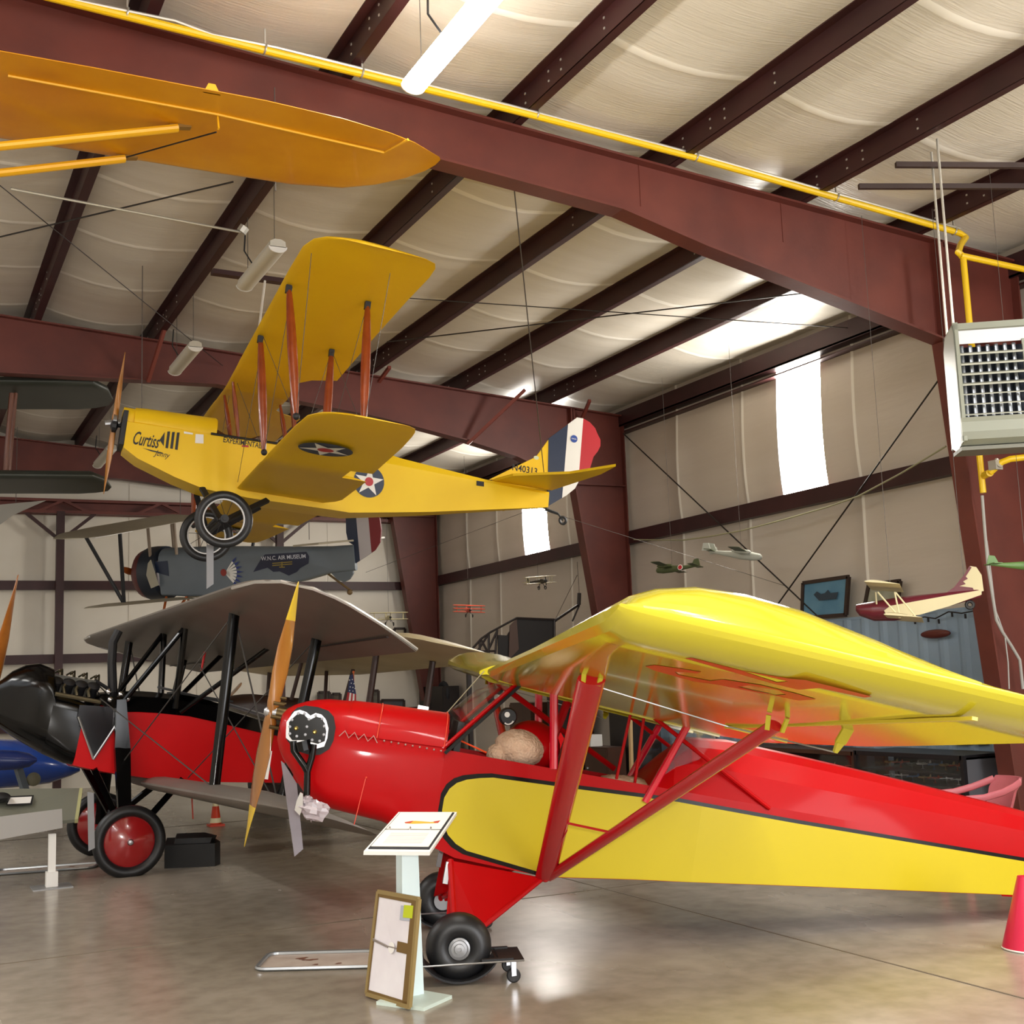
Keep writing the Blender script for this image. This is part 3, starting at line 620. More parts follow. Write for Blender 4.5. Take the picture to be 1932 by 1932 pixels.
for x in [-3.95, -3.1, -2.4, -2.0, -1.44, -1.25, -1.05, -.3, .2, .52, .8, .93, 1.04, 1.09]:
    w = jw(x); zb = interp(BOT, x); z1 = interp(TOP, x); q = min(z1-.01, interp([(-3.95, .98), (-1.3, 1.0), (1.09, .98)], x))
    rs.append([V((x, w, zb)), V((x, w, q)), V((x, w*.6, q+(z1-q)*.8)), V((x, 0, z1)), V((x, -w*.6, q+(z1-q)*.8)), V((x, -w, q)), V((x, -w, zb)), V((x, 0, zb-.005))])
f.rings(rs); jf = f.build('fuselage', JY, jen, angle=15)
f = MB(); f.rings([rrect(.235, .98, zt_, .02, .16, 5, x) for x, zt_ in ((.14, 1.20), (.16, 1.215), (.9, 1.19), (1.02, 1.18))]); f.rings([rrect(.2, .98, 1.16, .02, .09, 5, x) for x in (1.01, 1.14)])
f.build('engine_cowl', JY, jen)
f = MB(); f.box((1.115, 0, .92), (.05, .42, .38)); f.tube([(1.12, 0, .98), (1.3, 0, .98)], .03, 10); f.lathe([(.02, .0), (.08, .02), (.08, .06), (.02, .08)], (1.17, .02, .96), (1, 0, 0), 14); f.build('radiator', BLKM, jen, smooth=False)
pr = propeller(jen, JEN.at(216, 797, 'y', 0), .80, .1, .05, .02, mat('pale_varnished_wood', 'b57a35', .3, var='9b6424', vscale=5))
f = MB(); f.tube([JEN.at(198, 799, 'y', 0), JEN.at(226, 797, 'y', 0)], .035, 10); f.lathe([(.09, -.02), (.09, .02)], JEN.at(216, 797, 'y', 0), (1, 0, 0), 14); f.build('propeller_hub', ALU, pr)
# cockpit rims, cover strip and dark sheets for the shade in the openings
for x in (-.1, -.86):
    f = MB(); f.tube([V((x+.26*math.cos(t), .2*math.sin(t), 1.03+.06*math.cos(2*t))) for t in (2*PI*i/20 for i in range(21))], .025, 8); f.build('cockpit_rim', mat('brown_leather', '4a2a1c', .5), jen)
f = MB(); f.box((-.1, 0, 1.012), (.46, .36, .006)); f.box((-.86, 0, 1.012), (.4, .36, .006)); f.build('cockpit_opening_shade', DUR, jen, smooth=False)
f = MB(); f.tube([js(398, 818, .008), js(525, 837, .008)], .014, 8); f.build('coaming_strip', BLKM, jen)
f = MB(); a_ = js(401, 792); 
f.add([(.12, .2, 1.01), (.12, -.2, 1.01), (-.02, -.16, 1.2), (-.02, .16, 1.2)], [(0, 1, 2, 3)]); f.build('windscreen', GLASS, jen)
def on_side(px, py, sl=0.0, off=.004):
    p0 = js(px, py, off); ca, sa = math.cos(sl), math.sin(sl)
    return lambda u, v: V((p0.x-(u*ca-v*sa), jw(p0.x-u)+off, p0.z+u*sa+v*ca))
INK = mat('black_paint', '141212', .5)
f = MB(); put_text(f, 'Curtiss', .275, on_side(250, 838, -.02), .15, shear=.35, bold=.012); fn = on_side(268, 845, -.02)
f.add([fn(0, 0), fn(.1, -.02), fn(.22, -.025), fn(.22, -.012), fn(.1, -.005)], [(0, 1, 2, 3, 4)]); f.build('lettering', INK, jf, smooth=False)
f = MB(); put_text(f, 'Jenny', .17, on_side(289, 862, -.06), .085, shear=.4); f.build('lettering', INK, jf, smooth=False)
f = MB(); put_text(f, 'EXPERIMENTAL', .42, on_side(421, 834, -.01), .062, bold=.01); f.build('lettering', INK, jf, smooth=False)
for pts in ([(312, 816), (312, 843), (304, 834), (304, 827)], [(320, 815), (316, 815), (316, 844), (320, 844)], [(328, 815), (324, 815), (324, 846), (328, 846)], [(337, 816), (333, 816), (332, 848), (336, 848)]):
    pass
f = MB()
for pts in ([(301, 830), (311, 815), (309, 842)], [(316, 814), (321, 814), (317, 846), (312, 845)], [(325, 815), (330, 815), (326, 847), (321, 846)], [(334, 816), (339, 816), (335, 849), (330, 848)]): f.add([js(*q, .005) for q in pts], [tuple(range(len(pts)))])
f.build('cowl_louvres', INK, jf, smooth=False)
f = MB(); f.add([js(*q, .012) for q in ((306, 812), (340, 815), (338, 854), (300, 848))], [(0, 1, 2, 3)]); 
f = MB(); f.prism([js(*q, .004) for q in ((369, 819), (384, 820), (384, 837), (368, 836))], (0, .004, 0)); f.prism([js(*q, .004) for q in ((347, 814), (364, 817), (364, 820), (347, 818))], (0, .004, 0)); f.build('placard', WHITE, jf, smooth=False)
f = MB(); f.prism([js(*q, .004) for q in ((456, 840), (469, 841), (469, 844), (456, 843))], (0, .003, 0)); f.build('red_placard', INR, jf, smooth=False)
f = MB(); c_ = js(696, 909, .0); fn = lambda u, v: V((c_.x-u, jw(c_.x-u)+.004, c_.z+v)); disc(f, (0, 0), .185, fn); f.build('roundel', NAVY, jf, smooth=False)
f = MB(); fn2 = lambda u, v: V((c_.x-u, jw(c_.x-u)+.007, c_.z+v)); star(f, (0, 0), .18, fn2); f.build('roundel_star', INW, jf, smooth=False)
f = MB(); fn3 = lambda u, v: V((c_.x-u, jw(c_.x-u)+.010, c_.z+v)); disc(f, (0, 0), .052, fn3, 16); f.build('roundel_centre', INR, jf, smooth=False)
f = MB(); f.prism([js(*q, .003) for q in ((899, 907), (913, 909), (913, 918), (899, 916))], (0, .004, 0)); f.build('tail_plate', BLKM, jf, smooth=False)
# wings
def jz(y, up): return (1.585+.045*abs(y)) if up else (.40+.012*abs(y))
for s in (1, -1):
    st = []
    for y, xl, xt in ((0, .09, -.62), (.7, .09, -.62), (.86, .09, -.72), (1.0, .09, -.97), (2.5, .09, -.98), (3.6, .09, -1.0), (4.15, .08, -1.02), (4.34, .03, -1.015), (4.44, -.05, -.98), (4.5, -.18, -.88), (4.52, -.3, -.7)):
        st.append((s*y, xl, xt, jz(y, 1), .62 if y < 4.3 else .4))
    f = MB(); wing2(f, st, .01); uw = f.build('upper_wing', JW, jen, angle=40)
    st = [(s*y, xl, xt, jz(y, 0), k) for y, xl, xt, k in ((.2, -.15, -1.08, .6), (.45, -.15, -1.22, .6), (.6, -.15, -1.26, .6), (1.74, -.15, -1.24, .6), (1.76, -.15, -.98, .6), (2.13, -.15, -.98, .6), (2.15, -.15, -1.2, .6), (3.4, -.16, -1.14, .6), (3.85, -.18, -1.1, .6), (4.0, -.24, -1.08, .5), (4.1, -.34, -1.05, .35), (4.16, -.5, -.98, .2))]
    f = MB(); wing2(f, st, .01); lw = f.build('lower_wing', JW, jen, angle=40)
    z0 = lambda y: jz(y, 0)-.002
    fn = lambda u, v: V((-.58-v, s*2.9+u, z0(2.9)-.004-.0))
    f = MB(); disc(f, (0, 0), .25, lambda u, v: V((-.55-v, s*2.93-u, jz(2.93-s*u*0, 0)-.012-.012*u*s)), 28); ro = f.build('wing_roundel', NAVY, lw, smooth=False)
    f = MB(); star(f, (0, 0), .245, lambda u, v: V((-.55-v, s*2.93-u, jz(2.93, 0)-.015-.012*u*s)), a0=0); f.build('roundel_star', INW, ro, smooth=False)
    f = MB(); disc(f, (0, 0), .075, lambda u, v: V((-.55-v, s*2.93-u, jz(2.93, 0)-.018-.012*u*s)), 18); f.build('roundel_centre', INR, ro, smooth=False)
    # interplane struts
    for yu, yl in ((3.36, 3.62), (1.94, 2.06)):
        for xu, xlw in ((.03, -.13), (-.69, -.72)):
            a, b_ = V((xu, s*yu, jz(yu, 1)-.0)), V((xlw, s*yl, jz(yl, 0)+.06))
            f = MB(); f.tube([a.lerp(b_, t) for t in (0, .1, .3, .5, .7, .9, 1)], [.014, .022, .03, .033, .03, .022, .014], 12, flat=1.35, up=(0, 1, 0)); o = f.build('interplane_strut', STRUT, jen)
            f = MB(); f.box(a+V((0, 0, -.03)), (.05, .05, .07)); f.build('strut_socket', BLKM, o, smooth=False); f = MB(); f.ball(b_+V((0, 0, .01)), .032, 8, 6); f.build('strut_socket', BLKM, o)
    for xu in (.05, -.6):
        f = MB(); f.tube([V((xu, s*.33, jz(.3, 1))), V((xu-.05, s*.30, 1.4)), V((xu-.1, s*.27, 1.2)), V((xu-.15, s*.25, .98))], [.014, .027, .027, .014], 10, flat=1.3); f.build('cabane_strut', STRUT, jen)
    W = lambda y, u, x: V((x, s*y, jz(y, u)+(.0 if u else .05)))
    f = MB()
    for a, b_ in ((W(3.36, 1, 0), W(2.06, 0, -.13)), (W(1.94, 1, 0), W(3.62, 0, -.13)), (W(1.94, 1, 0), V((-.15, s*.27, .5))), (V((.0, s*.3, 1.6)), W(2.06, 0, -.13)), (W(3.36, 1, -.69), W(2.06, 0, -.72)), (W(1.94, 1, -.69), W(3.62, 0, -.72)), (W(1.94, 1, -.69), V((-.7, s*.27, .5))), (W(4.15, 1, 0), W(3.62, 0, -.13)), (W(4.1, 1, -.69), W(3.62, 0, -.72))): f.tube([a, b_], .003, 5)
    f.build('flying_wires', WIRE, jen)
    # undercarriage
    hub = V((0, s*.7, 0))
    f = MB(); f.torus(hub, (0, 1, 0), .262, .045, 40, 10, .9); ty = f.build('wheel', RUB, jen)
    f = MB(); f.torus(hub, (0, 1, 0), .217, .012, 40, 8, 1.4); f.build('wheel_rim', mat('white_rim', 'e9e9ea', .3), ty)
    f = MB(); f.lathe([(.045, -.07), (.03, -.05), (.03, .05), (.045, .07)], hub, (0, 1, 0), 12)
    for i in range(10):
        t = 2*PI*i/10; f.tube([hub+V((.03*math.cos(t+.5), .03*(-1)**i, .03*math.sin(t+.5))), hub+V((.21*math.cos(t), 0, .21*math.sin(t)))], .003, 4)
    f.build('wheel_spokes', BLKM, ty)
    for p_, u_ in ((V((.22, s*.24, .38)), .05), (V((-.5, s*.26, .35)), .05)):
        f = MB(); f.bar(p_, V((p_.x*.06, s*.55, .01)), .035, .06, up=(1, 0, 0)); f.build('gear_strut', BLKM, jen, smooth=False)
f = MB(); f.tube([(0, -.78, 0), (0, .78, 0)], .022, 10); f.bar((.05, -.5, .02), (.05, .5, .02), .05, .03); f.build('axle', BLKM, jen)
# tail
f = MB(); f.prism([JEN.at(*q, 'y', .0)+V((0, -.012, 0)) for q in ((922, 905), (1011, 862), (1036, 827), (1036, 907))], (0, .024, 0)); fin = f.build('fin', JY, jen, smooth=False)
BX = [JEN.at(x, 850, 'y', 0).x for x in (1034, 1067, 1095)]
RUDo = [JEN.at(*q, 'y', .0) for q in ((1034, 828), (1068, 803), (1088, 788), (1100, 790), (1112, 797), (1122, 808), (1126, 818), (1132, 830), (1132, 842), (1127, 852), (1119, 862), (1112, 885), (1104, 902), (1092, 907), (1084, 922), (1068, 935), (1032, 956))]
def clipx(poly, x0, x1):
    def half(pl, xx, keep):
        out = []
        for a, b_ in zip(pl, pl[1:]+pl[:1]):
            ia, ib = keep(a.x), keep(b_.x)
            if ia: out.append(a)
            if ia != ib: out.append(a.lerp(b_, (xx-a.x)/(b_.x-a.x)))
        return out
    return half(half(poly, x0, lambda x: x <= x0+1e-6), x1, lambda x: x >= x1-1e-6)
for (a, b_), m_ in zip(((BX[0]+.02, BX[1]), (BX[1], BX[2]), (BX[2], -9)), (NAVY, INW, INR)):
    f = MB(); f.prism([p+V((0, -.014, 0)) for p in clipx(RUDo, a, b_)], (0, .028, 0)); ru = f.build('rudder', m_, jen, smooth=False, label={NAVY: 'blue front stripe of the rudder', INW: 'white middle stripe of the rudder', INR: 'red rear stripe of the rudder'}[m_])
c0 = JEN.at(1083, 828, 'y', .016)
f = MB(); disc(f, (0, 0), .048, lambda u, v: V((c0.x-u, .017, c0.z+v)), 20); ba = f.build('round_badge', mat('badge_blue', '2a4a9a', .4), jen, smooth=False)
f = MB(); put_text(f, 'NASA', .065, lambda u, v: V((c0.x+.033-u, .019, c0.z-.009+v)), bold=.01); f.build('badge_lettering', WHITE, ba, smooth=False)
f = MB(); disc(f, (0, 0), .035, lambda u, v: V((JEN.at(1011, 864, 'y', 0).x-u, .015, JEN.at(1011, 864, 'y', 0).z+v*.7)), 16); f.build('oval_badge', mat('pale_badge', 'c9cfae', .5), fin, smooth=False)
cN = JEN.at(966, 891, 'y', .013)
f = MB(); put_text(f, 'N40313', .33, lambda u, v: V((cN.x-u, .014, cN.z+.025+v-.02*u)), .085, bold=.012); f.build('registration', INK, fin, smooth=False)
def onz(px, py, z): return JEN.at(px, py, 'z', z)
for s in (1, -1):
    pts = [onz(926, 907, 1.06), onz(968, 894, 1.06), onz(1075, 890, 1.06), onz(1162, 876, 1.06), onz(1134, 891, 1.06), onz(1030, 926, 1.06)]
    pts = [V((p.x, s*max(p.y, .03), 1.035)) for p in pts]
    f = MB(); f.prism(pts, (0, 0, .03)); f.build('tailplane', JY, jen, smooth=False)
f = MB(); k_ = JEN.at(1062, 982, 'y', 0); f.torus(k_, (0, 1, 0), .042, .018, 18, 8); tw = f.build('tail_wheel', RUB, jen)
f = MB(); f.tube([V((-3.85, 0, .82)), JEN.at(1052, 968, 'y', 0), k_], .012, 6); f.tube([JEN.at(1028, 962, 'y', 0), JEN.at(1055, 971, 'y', 0)], .01, 6); f.build('tail_wheel_arm', BLKM, tw)
f = MB(); f.prism([js(*q, .002) for q in ((1030, 957), (1060, 945), (1058, 922), (1036, 928))], (0, .004, 0))
# hanging wires of the biplane
for a, c in ((JEN.w((.5, 0, 1.2)), (2.97, None)), (JEN.w((-1.4, .2, 1.25)), None)):
    pass
HW = mat('hanging_wire', '5a5450', .5, .5)
def hang(p, name='hanging_wire', r=.005, x=None, z=None):
    p = V(p); f = MB(); X = p.x if x is None else x; f.tube([p, V((X, p.y, (zt(X)+.03 if z is None else z)))], r, 5); return f
f = hang(JEN.w((.95, 0, 1.19))); f.build('suspension_wire', HW).matrix_world = Matrix(); bpy.data.objects['suspension_wire']['kind'] = 'structure'
f = MB(); f.tube([JEN.w((-3.9, 0, 1.1)), at(968, 335, Y=8.75)], .006, 5); struct('suspension_wire', f, HW)
f = MB(); f.tube([JEN.w((-.2, 0, 1.64)), at(500, 530, Z=5.9)], .012, 6); struct('suspension_wire', f, WHITE)
f = MB(); f.tube([JEN.w((-3.9, 0, .85)), at(690, 1080, Y=20)], .003, 5); f.tube([JEN.w((-4.1, 0, .75)), at(1480, 1105, X=10.2)], .003, 5); struct('guy_wire', f, HW)

# ================================================================ grey biplane hung further back
GRY = mat('grey_dope', '6b747c', .5, var='636c74', vscale=2); LIN = mat('linen_wing', 'a89f8a', .55, var='9b927d', vscale=2)
_a = math.radians(22); hg = (-.893*math.cos(_a)+.45*math.sin(_a), .45*math.cos(_a)+.893*math.sin(_a))
GP = Pose(far(300, 1085, 19.5), hg, 0, -8)
gb = thing('hanging_biplane', 'grey biplane with a blue museum panel on its side, hung at the end wall', 'airplane', GP.M)
def gw(x): return interp([(-3.7, .02), (-3.2, .09), (-.7, .30), (-.1, .36)], x)
gs = lambda px, py, off=0.: GP.side(px, py, gw, off)
prof = [((296, 1036), (296, 1124)), ((340, 1034), (330, 1127)), ((390, 1032), (400, 1125)), ((480, 1032), (480, 1110)), ((560, 1032), (560, 1098)), ((620, 1031), (610, 1082)), ((666, 1028), (655, 1078))]
f = MB(); f.rings([rrect(gw(gs(*t).x), gs(*b_).z, gs(*t).z, .04, min(.2, gw(gs(*t).x)*.8), 5, gs(*t).x) for t, b_ in prof]); gf = f.build('fuselage', GRY, gb)
c_ = V((-.02, 0, .03))
f = MB(); f.lathe([(.1, .36), (.28, .34), (.38, .25), (.42, .12), (.42, .05)], c_, (1, 0, 0), 28, cap=True); f.build('cowl_front', mat('dark_red_cowl', '5a1a1c', .4), gb)
f = MB(); f.lathe([(.425, .12), (.43, .0), (.42, -.16), (.36, -.2)], c_, (1, 0, 0), 28, cap=False); f.build('cowl_ring', mat('navy_cowl', '1c2431', .4), gb)
f = MB(); q_ = [gs(*p, .085) for p in ((280, 1063), (285, 1056), (291, 1075), (300, 1104), (286, 1110), (277, 1085))]; f.prism(q_, (0, .015, 0)); f.build('cowl_cheek', mat('pale_cheek', 'a59f8d', .5), gb, smooth=False)
f = MB(); f.prism([gs(*p, .004) for p in ((292, 1060), (316, 1058), (319, 1087), (295, 1080))], (0, .004, 0)); f.build('blue_square', NAVY, gf, smooth=False)
pg = propeller(gb, c_+V((.42, 0, 0)), .42, .11, .05, 1.25, mat('orange_wood', 'a5531c', .35))
# museum panel
ST = [(478, 1079), (492, 1056), (500, 1046), (578, 1041), (583, 1050), (582, 1063), (566, 1072), (560, 1079), (545, 1086), (528, 1078), (516, 1079), (505, 1071)]
f = MB(); f.prism([gs(*p, .006) for p in ST], (0, .004, 0)); mp = f.build('museum_panel', mat('panel_navy', '161c38', .45), gf, smooth=False)
p0, p1 = gs(493, 1058, .013), gs(577, 1053, .013); d_ = p1-p0
f = MB(); put_text(f, 'W.N.C. AIR MUSEUM', d_.length, lambda u, v: p0+d_*(u/d_.length)+V((0, .002, v)), .062, bold=.012); f.build('lettering', mat('panel_white', 'c9ccd6', .5), mp, smooth=False)
f = MB(); GOLD = mat('panel_gold', '8f7d35', .5)
for a, b_ in (((514, 1063), (551, 1060)), ((514, 1067), (551, 1064)), ((532, 1060), (532, 1071)), ((527, 1070), (537, 1070))): f.bar(gs(*a, .014), gs(*b_, .014), .008, .015, up=(0, 0, 1))
f.build('panel_emblem', GOLD, mp, smooth=False)
# painted head-dress emblem
f = MB(); hc = gs(424, 1080, .006)
for i in range(7):
    t = .75-.26*i; d = V((-math.cos(t), 0, math.sin(t))); n_ = V((math.sin(t), 0, math.cos(t)))
    f.add([hc+V((-.02, 0, .0))+d*.03+n_*.012, hc+d*.24+n_*.02, hc+d*.27, hc+d*.24-n_*.02, hc+d*.03-n_*.012], [(0, 1, 2, 3, 4)])
em = f.build('emblem_feathers', INW, gf, smooth=False)
f = MB()
for i in range(7):
    t = .75-.26*i; d = V((-math.cos(t), 0, math.sin(t))); n_ = V((math.sin(t), 0, math.cos(t)))
    f.add([hc+V((0, .002, 0))+d*.22+n_*.022, hc+V((0, .002, 0))+d*.33, hc+V((0, .002, 0))+d*.22-n_*.022], [(0, 1, 2)])
f.build('emblem_feather_tips', mat('emblem_blue', '27357a', .5), em, smooth=False)
f = MB(); disc(f, (0, 0), .055, lambda u, v: hc+V((.02-u, .003, v)), 14); f.build('emblem_face', mat('emblem_red', '8a2c24', .5), em, smooth=False)
# wings, struts, tail
for s in (1, -1):
    f = MB(); wing2(f, [(s*y, xl, xt, .86-.08*y, k) for y, xl, xt, k in ((0, .0, -.95, .8), (1.6, .0, -1.0, .8), (2.3, -.08, -1.05, .7), (2.6, -.3, -1.05, .5), (2.75, -.6, -1.0, .3))], .03); uw = f.build('upper_wing', LIN, gb)
    f = MB(); f.bar((-.75, s*1.5, .70), (-.75, s*2.3, .64), .05, .006); f.build('aileron_edge', WHITE, uw, smooth=False)
    f = MB(); wing2(f, [(s*y, xl, xt, -.42+.035*y, k) for y, xl, xt, k in ((.2, -.3, -.85, .7), (1.8, -.3, -.85, .7), (2.2, -.4, -.85, .5), (2.4, -.55, -.8, .3))], 0); f.build('lower_wing', LIN, gb)
    for xu in (.0-.1, -.75):
        f = MB(); f.tube([V((xu, s*1.75, .74)), V((-.55, s*1.55, -.34))], .028, 8); f.build('vee_strut', BLKM, gb)
    for xu in (-.1, -.6):
        f = MB(); f.tube([V((xu, s*.3, .87)), V((xu, s*.3, .3))], .025, 8); f.build('cabane_strut', mat('grey_wood', '8b7a68', .5), gb)
    f = MB(); f.tube([V((-.3, s*.25, -.34)), V((-.3, s*.5, -.9))], .02, 8); f.tube([V((-.7, s*.25, -.34)), V((-.35, s*.5, -.9))], .02, 8); f.build('gear_strut', mat('orange_wood', 'a5531c', .35), gb)
    f = MB(); f.torus((-.33, s*.58, -.92), (0, 1, 0), .2, .035, 28, 8); wh = f.build('wheel', RUB, gb)
    f = MB(); f.lathe([(.19, .0), (.06, .03), (.02, .05)], (-.33, s*.58, -.92), (0, s, 0), 18); f.build('wheel_cover', LIN, wh)
f = MB(); f.tube([(-.33, -.62, -.92), (-.33, .62, -.92)], .015, 8); f.build('axle', BLKM, gb)
gx = lambda px, py: GP.at(px, py, 'y', 0)
f = MB(); f.prism([gx(*p)+V((0, -.02, 0)) for p in ((628, 1036), (666, 1029), (667, 1070), (667, 1082), (660, 1093), (650, 1098), (638, 1094), (625, 1080))], (0, .04, 0)); f.build('tail_skid_fin', GRY, gb, smooth=False)
RG = [gx(*p) for p in ((653, 970), (668, 962), (690, 960), (708, 965), (717, 978), (720, 1000), (718, 1022), (708, 1038), (694, 1048), (671, 1063), (667, 1050), (667, 1028), (658, 1022), (654, 1005))]
bx = [gx(x, 1000).x for x in (651, 675, 698)]
for (a, b_), m_, nm in zip(((bx[0]+.1, bx[1]), (bx[1], bx[2]), (bx[2], -9)), (NAVY, mat('rudder_grey_white', 'b9b4b8', .5), mat('rudder_dark_red', '7a1a22', .45)), ('blue', 'white', 'red')):
    f = MB(); f.prism([p+V((0, -.015, 0)) for p in clipx(RG, a, b_)], (0, .03, 0)); f.build('rudder', m_, gb, smooth=False, label=nm+' stripe of the rudder')
for s in (1, -1):
    f = MB(); f.prism([V((-2.75, s*.1, .27)), V((-3.1, s*.95, .27)), V((-3.55, s*1.0, .27)), V((-3.6, s*.08, .27))], (0, 0, .025)); f.build('tailplane', LIN, gb, smooth=False)
f = MB(); f.tube([gx(618, 1082), gx(664, 1116)], .018, 8); f.ball(gx(660, 1117), .045, 8, 6); f.build('tail_skid', mat('skid_wood', '6a5433', .5), gb)
for x in (-.5, -2.8):
    p = GP.w((x, 0, .86 if x > -1 else .35)); struct('suspension_wire', hang(p, z=5.6), HW)

# ================================================================ yellow monoplane hung nearest, mostly out of frame
AMB = mat('amber_fabric', 'd6940e', .35, spec=.4, var='c27c06', vscale=1.6, coat=.2)
AMB2 = mat('amber_edge', 'e3a91c', .35)
HZ = 5.2
hy = thing('hanging_monoplane', 'amber yellow monoplane hung under the near rafter, only its wing and struts in view', 'airplane', (-2.3, 7.4, HZ))
HP = lambda px, py: at(px, py, Z=HZ)-V((-2.3, 7.4, HZ))
for s in (1, -1):
    def hst():
        out = []
        for x, yl, yt, k in ((-.0, .60, -.57, 1), (1.5, .60, -.57, 1), (3.2, .62, -.58, 1), (4.2, .64, -.56, 1), (4.7, .65, -.50, .9), (5.05, .58, -.41, .75), (5.25, .44, -.33, .55), (5.4, .24, -.24, .35), (5.48, .05, -.2, .2), (5.5, -.08, -.17, .08)): out.append((x, yl, yt, k))
        return out
    f = MB(); rs = []
    for x, yl, yt, k in hst():
        c = yl-yt; rs.append([V((s*x, yl-c*u, .045*c+(c*w-.045*c)*k)) for u, w in _CL])
    f.rings(rs); wg = f.build('wing', AMB, hy, angle=40)
    if s > 0:
        f = MB(); al = [HP(-60, 128), HP(15, 141), HP(410, 214), HP(724, 286), HP(770, 262)]
        f.tube([p+V((0, 0, -.005)) for p in al[1:]], .009, 6); f.build('aileron_gap', AMB2, wg)
        f = MB(); p = HP(400, 176); f.prism([p+V((-.05, 0, 0)), p+V((.05, 0, 0)), p+V((.02, -.0, .06)), p+V((-.02, 0, .06))], (0, .01, 0)); f.build('aileron_horn', AMB2, wg); f = MB(); p = HP(410, 218); f.bar(p, p+V((0, -.03, -.1)), .02, .01); f.build('aileron_horn', AMB2, wg)
        f = MB(); f.tube([HP(408, 226)+V((0, 0, -.08)), HP(235, 292)+V((0, 0, -.02))], .005, 5); f.build('aileron_cable', BLKM, wg)
    for (px, py), dx in (((335, 236), 0), ((235, 294), 0)):
        t = HP(px, py)+V((0, 0, -.02)); t.x *= s
        f = MB(); f.tube([t, V((s*.35, t.y*.75, -1.0))], .025, 10, flat=1.5); so = f.build('lift_strut', AMB2, hy)
        f = MB(); f.bar(t+V((-.05, 0, .0)), t+V((.08, 0, .02)), .05, .02); f.build('strut_fitting', mat('rusty_fitting', '7c5a1e', .5), so)
f = MB(); f.rings([[V((px_, y, pz)) for px_, pz in ((-w, z0), (w, z0), (w, z1*.6), (w*.5, z1), (-w*.5, z1), (-w, z1*.6))] for y, w, z0, z1 in ((1.6, .25, -.8, -.2), (.8, .34, -1.1, -.05), (-.6, .34, -1.1, -.02), (-2.0, .2, -.9, -.2), (-4.0, .05, -.65, -.3))]); f.build('fuselage', AMB, hy)
for s in (-1, 1): struct('suspension_wire', hang((-2.3+s*.3, 7.5, HZ), z=6.7), HW)
struct('suspension_wire', hang(at(520, 360, Z=5.3), z=6.1), HW)
# ================================================================ black-nosed red biplane standing behind
SIL = mat('silver_grey_fabric', '78716a', .42, spec=.3, var='6e6760', vscale=1.5)
SILT = mat('silver_edge', 'b9b6b0', .3, .3)
BR_ = mat('red_fuselage_fabric', 'd4161a', .35, spec=.1, var='c91216', vscale=2)
BP = Pose((2.02, 13.26, 0), (-1, 0), 11)
bb = thing('standing_biplane', 'red biplane with a black nose, grey wings and big red wheels on the floor', 'airplane', BP.M)
bs = lambda px, py, y=.38: BP.at(px, py, 'y', y)
def bw(x): return interp([(-4.9, .02), (-1.5, .33), (-.3, .38), (.7, .37), (1.1, .33), (1.35, .2), (1.5, .06)], x)
f = MB(); rs = []
for x, zb, zm, zt_ in ((.62, .93, 1.45, 1.5), (.3, .905, 1.5, 1.68), (-.06, .90, 1.543, 1.73), (-.4, .90, 1.56, 1.74), (-1.2, .99, 1.50, 1.66), (-2.2, 1.10, 1.47, 1.55), (-3.4, 1.24, 1.45, 1.49), (-4.6, 1.36, 1.43, 1.46)):
    w = bw(x); rs.append([V((x, w, zb)), V((x, w, zm)), V((x, w*.75, zm+(zt_-zm)*.7)), V((x, 0, zt_)), V((x, -w*.75, zm+(zt_-zm)*.7)), V((x, -w, zm)), V((x, -w, zb)), V((x, 0, zb-.02))])
f.rings(rs); bf = f.build('fuselage', BR_, bb, angle=15)
f = MB(); rs = []
for x, zm, zt_ in ((.64, 1.30, 1.5), (.48, 1.542, 1.66), (.3, 1.50, 1.70), (.1, 1.53, 1.735), (-.06, 1.545, 1.75), (-.4, 1.56, 1.76), (-.65, 1.545, 1.755), (-1.2, 1.50, 1.67), (-2.2, 1.47, 1.56)):
    w = bw(x)+.005; rs.append([V((x, w, zm)), V((x, w*.78, zm+(zt_-zm)*.75)), V((x, 0, zt_+.01)), V((x, -w*.78, zm+(zt_-zm)*.75)), V((x, -w, zm))])
f.rings(rs, cap=False, closed=False); f.build('top_deck', BLK, bb, angle=40)
# nose cowling, open over the engine
f = MB(); f.rings([rrect(w, zb, zt_, rb, rt, 6, x) for x, w, zb, zt_, rb, rt in ((.40, .36, .91, 1.5, .12, .1), (.7, .37, .935, 1.56, .16, .12), (.92, .355, 1.0, 1.60, .22, .14))])
f.rings([rrect(w, zb, zt_, rb, rt, 6, x) for x, w, zb, zt_, rb, rt in ((.90, .355, 1.0, 1.62, .22, .15), (.96, .345, 1.02, 1.83, .22, .24), (1.1, .31, 1.075, 1.865, .2, .26), (1.22, .25, 1.13, 1.83, .18, .24), (1.33, .18, 1.19, 1.75, .15, .17), (1.42, .12, 1.26, 1.64, .1, .11), (1.48, .07, 1.36, 1.55, .06, .06))])
f.build('nose_cowling', BLK, bb, angle=50)
f = MB(); pn = [bs(*p, .386) for p in ((176, 1431), (146, 1352), (150, 1330), (200, 1333), (236, 1340), (208, 1382))]; f.prism(pn, (0, .006, 0)); f.build('side_cowl', BLK, bb, smooth=False)
f = MB()
for a, c in (((148, 1352), (176, 1432)), ((176, 1433), (236, 1342))): f.tube([bs(*a, .395), bs(*c, .395)], .012, 6)
f.build('cowl_edge', ALU, bb)
f = MB(); random.seed(5)
f.box((.75, 0, 1.68), (.42, .24, .2)); f.build('engine_block', mat('greasy_metal', '23231f', .4, .6, var='4a463c', vscale=30), bb, smooth=False)
ENG = mat('dull_brass_metal', '6b6450', .35, .8)
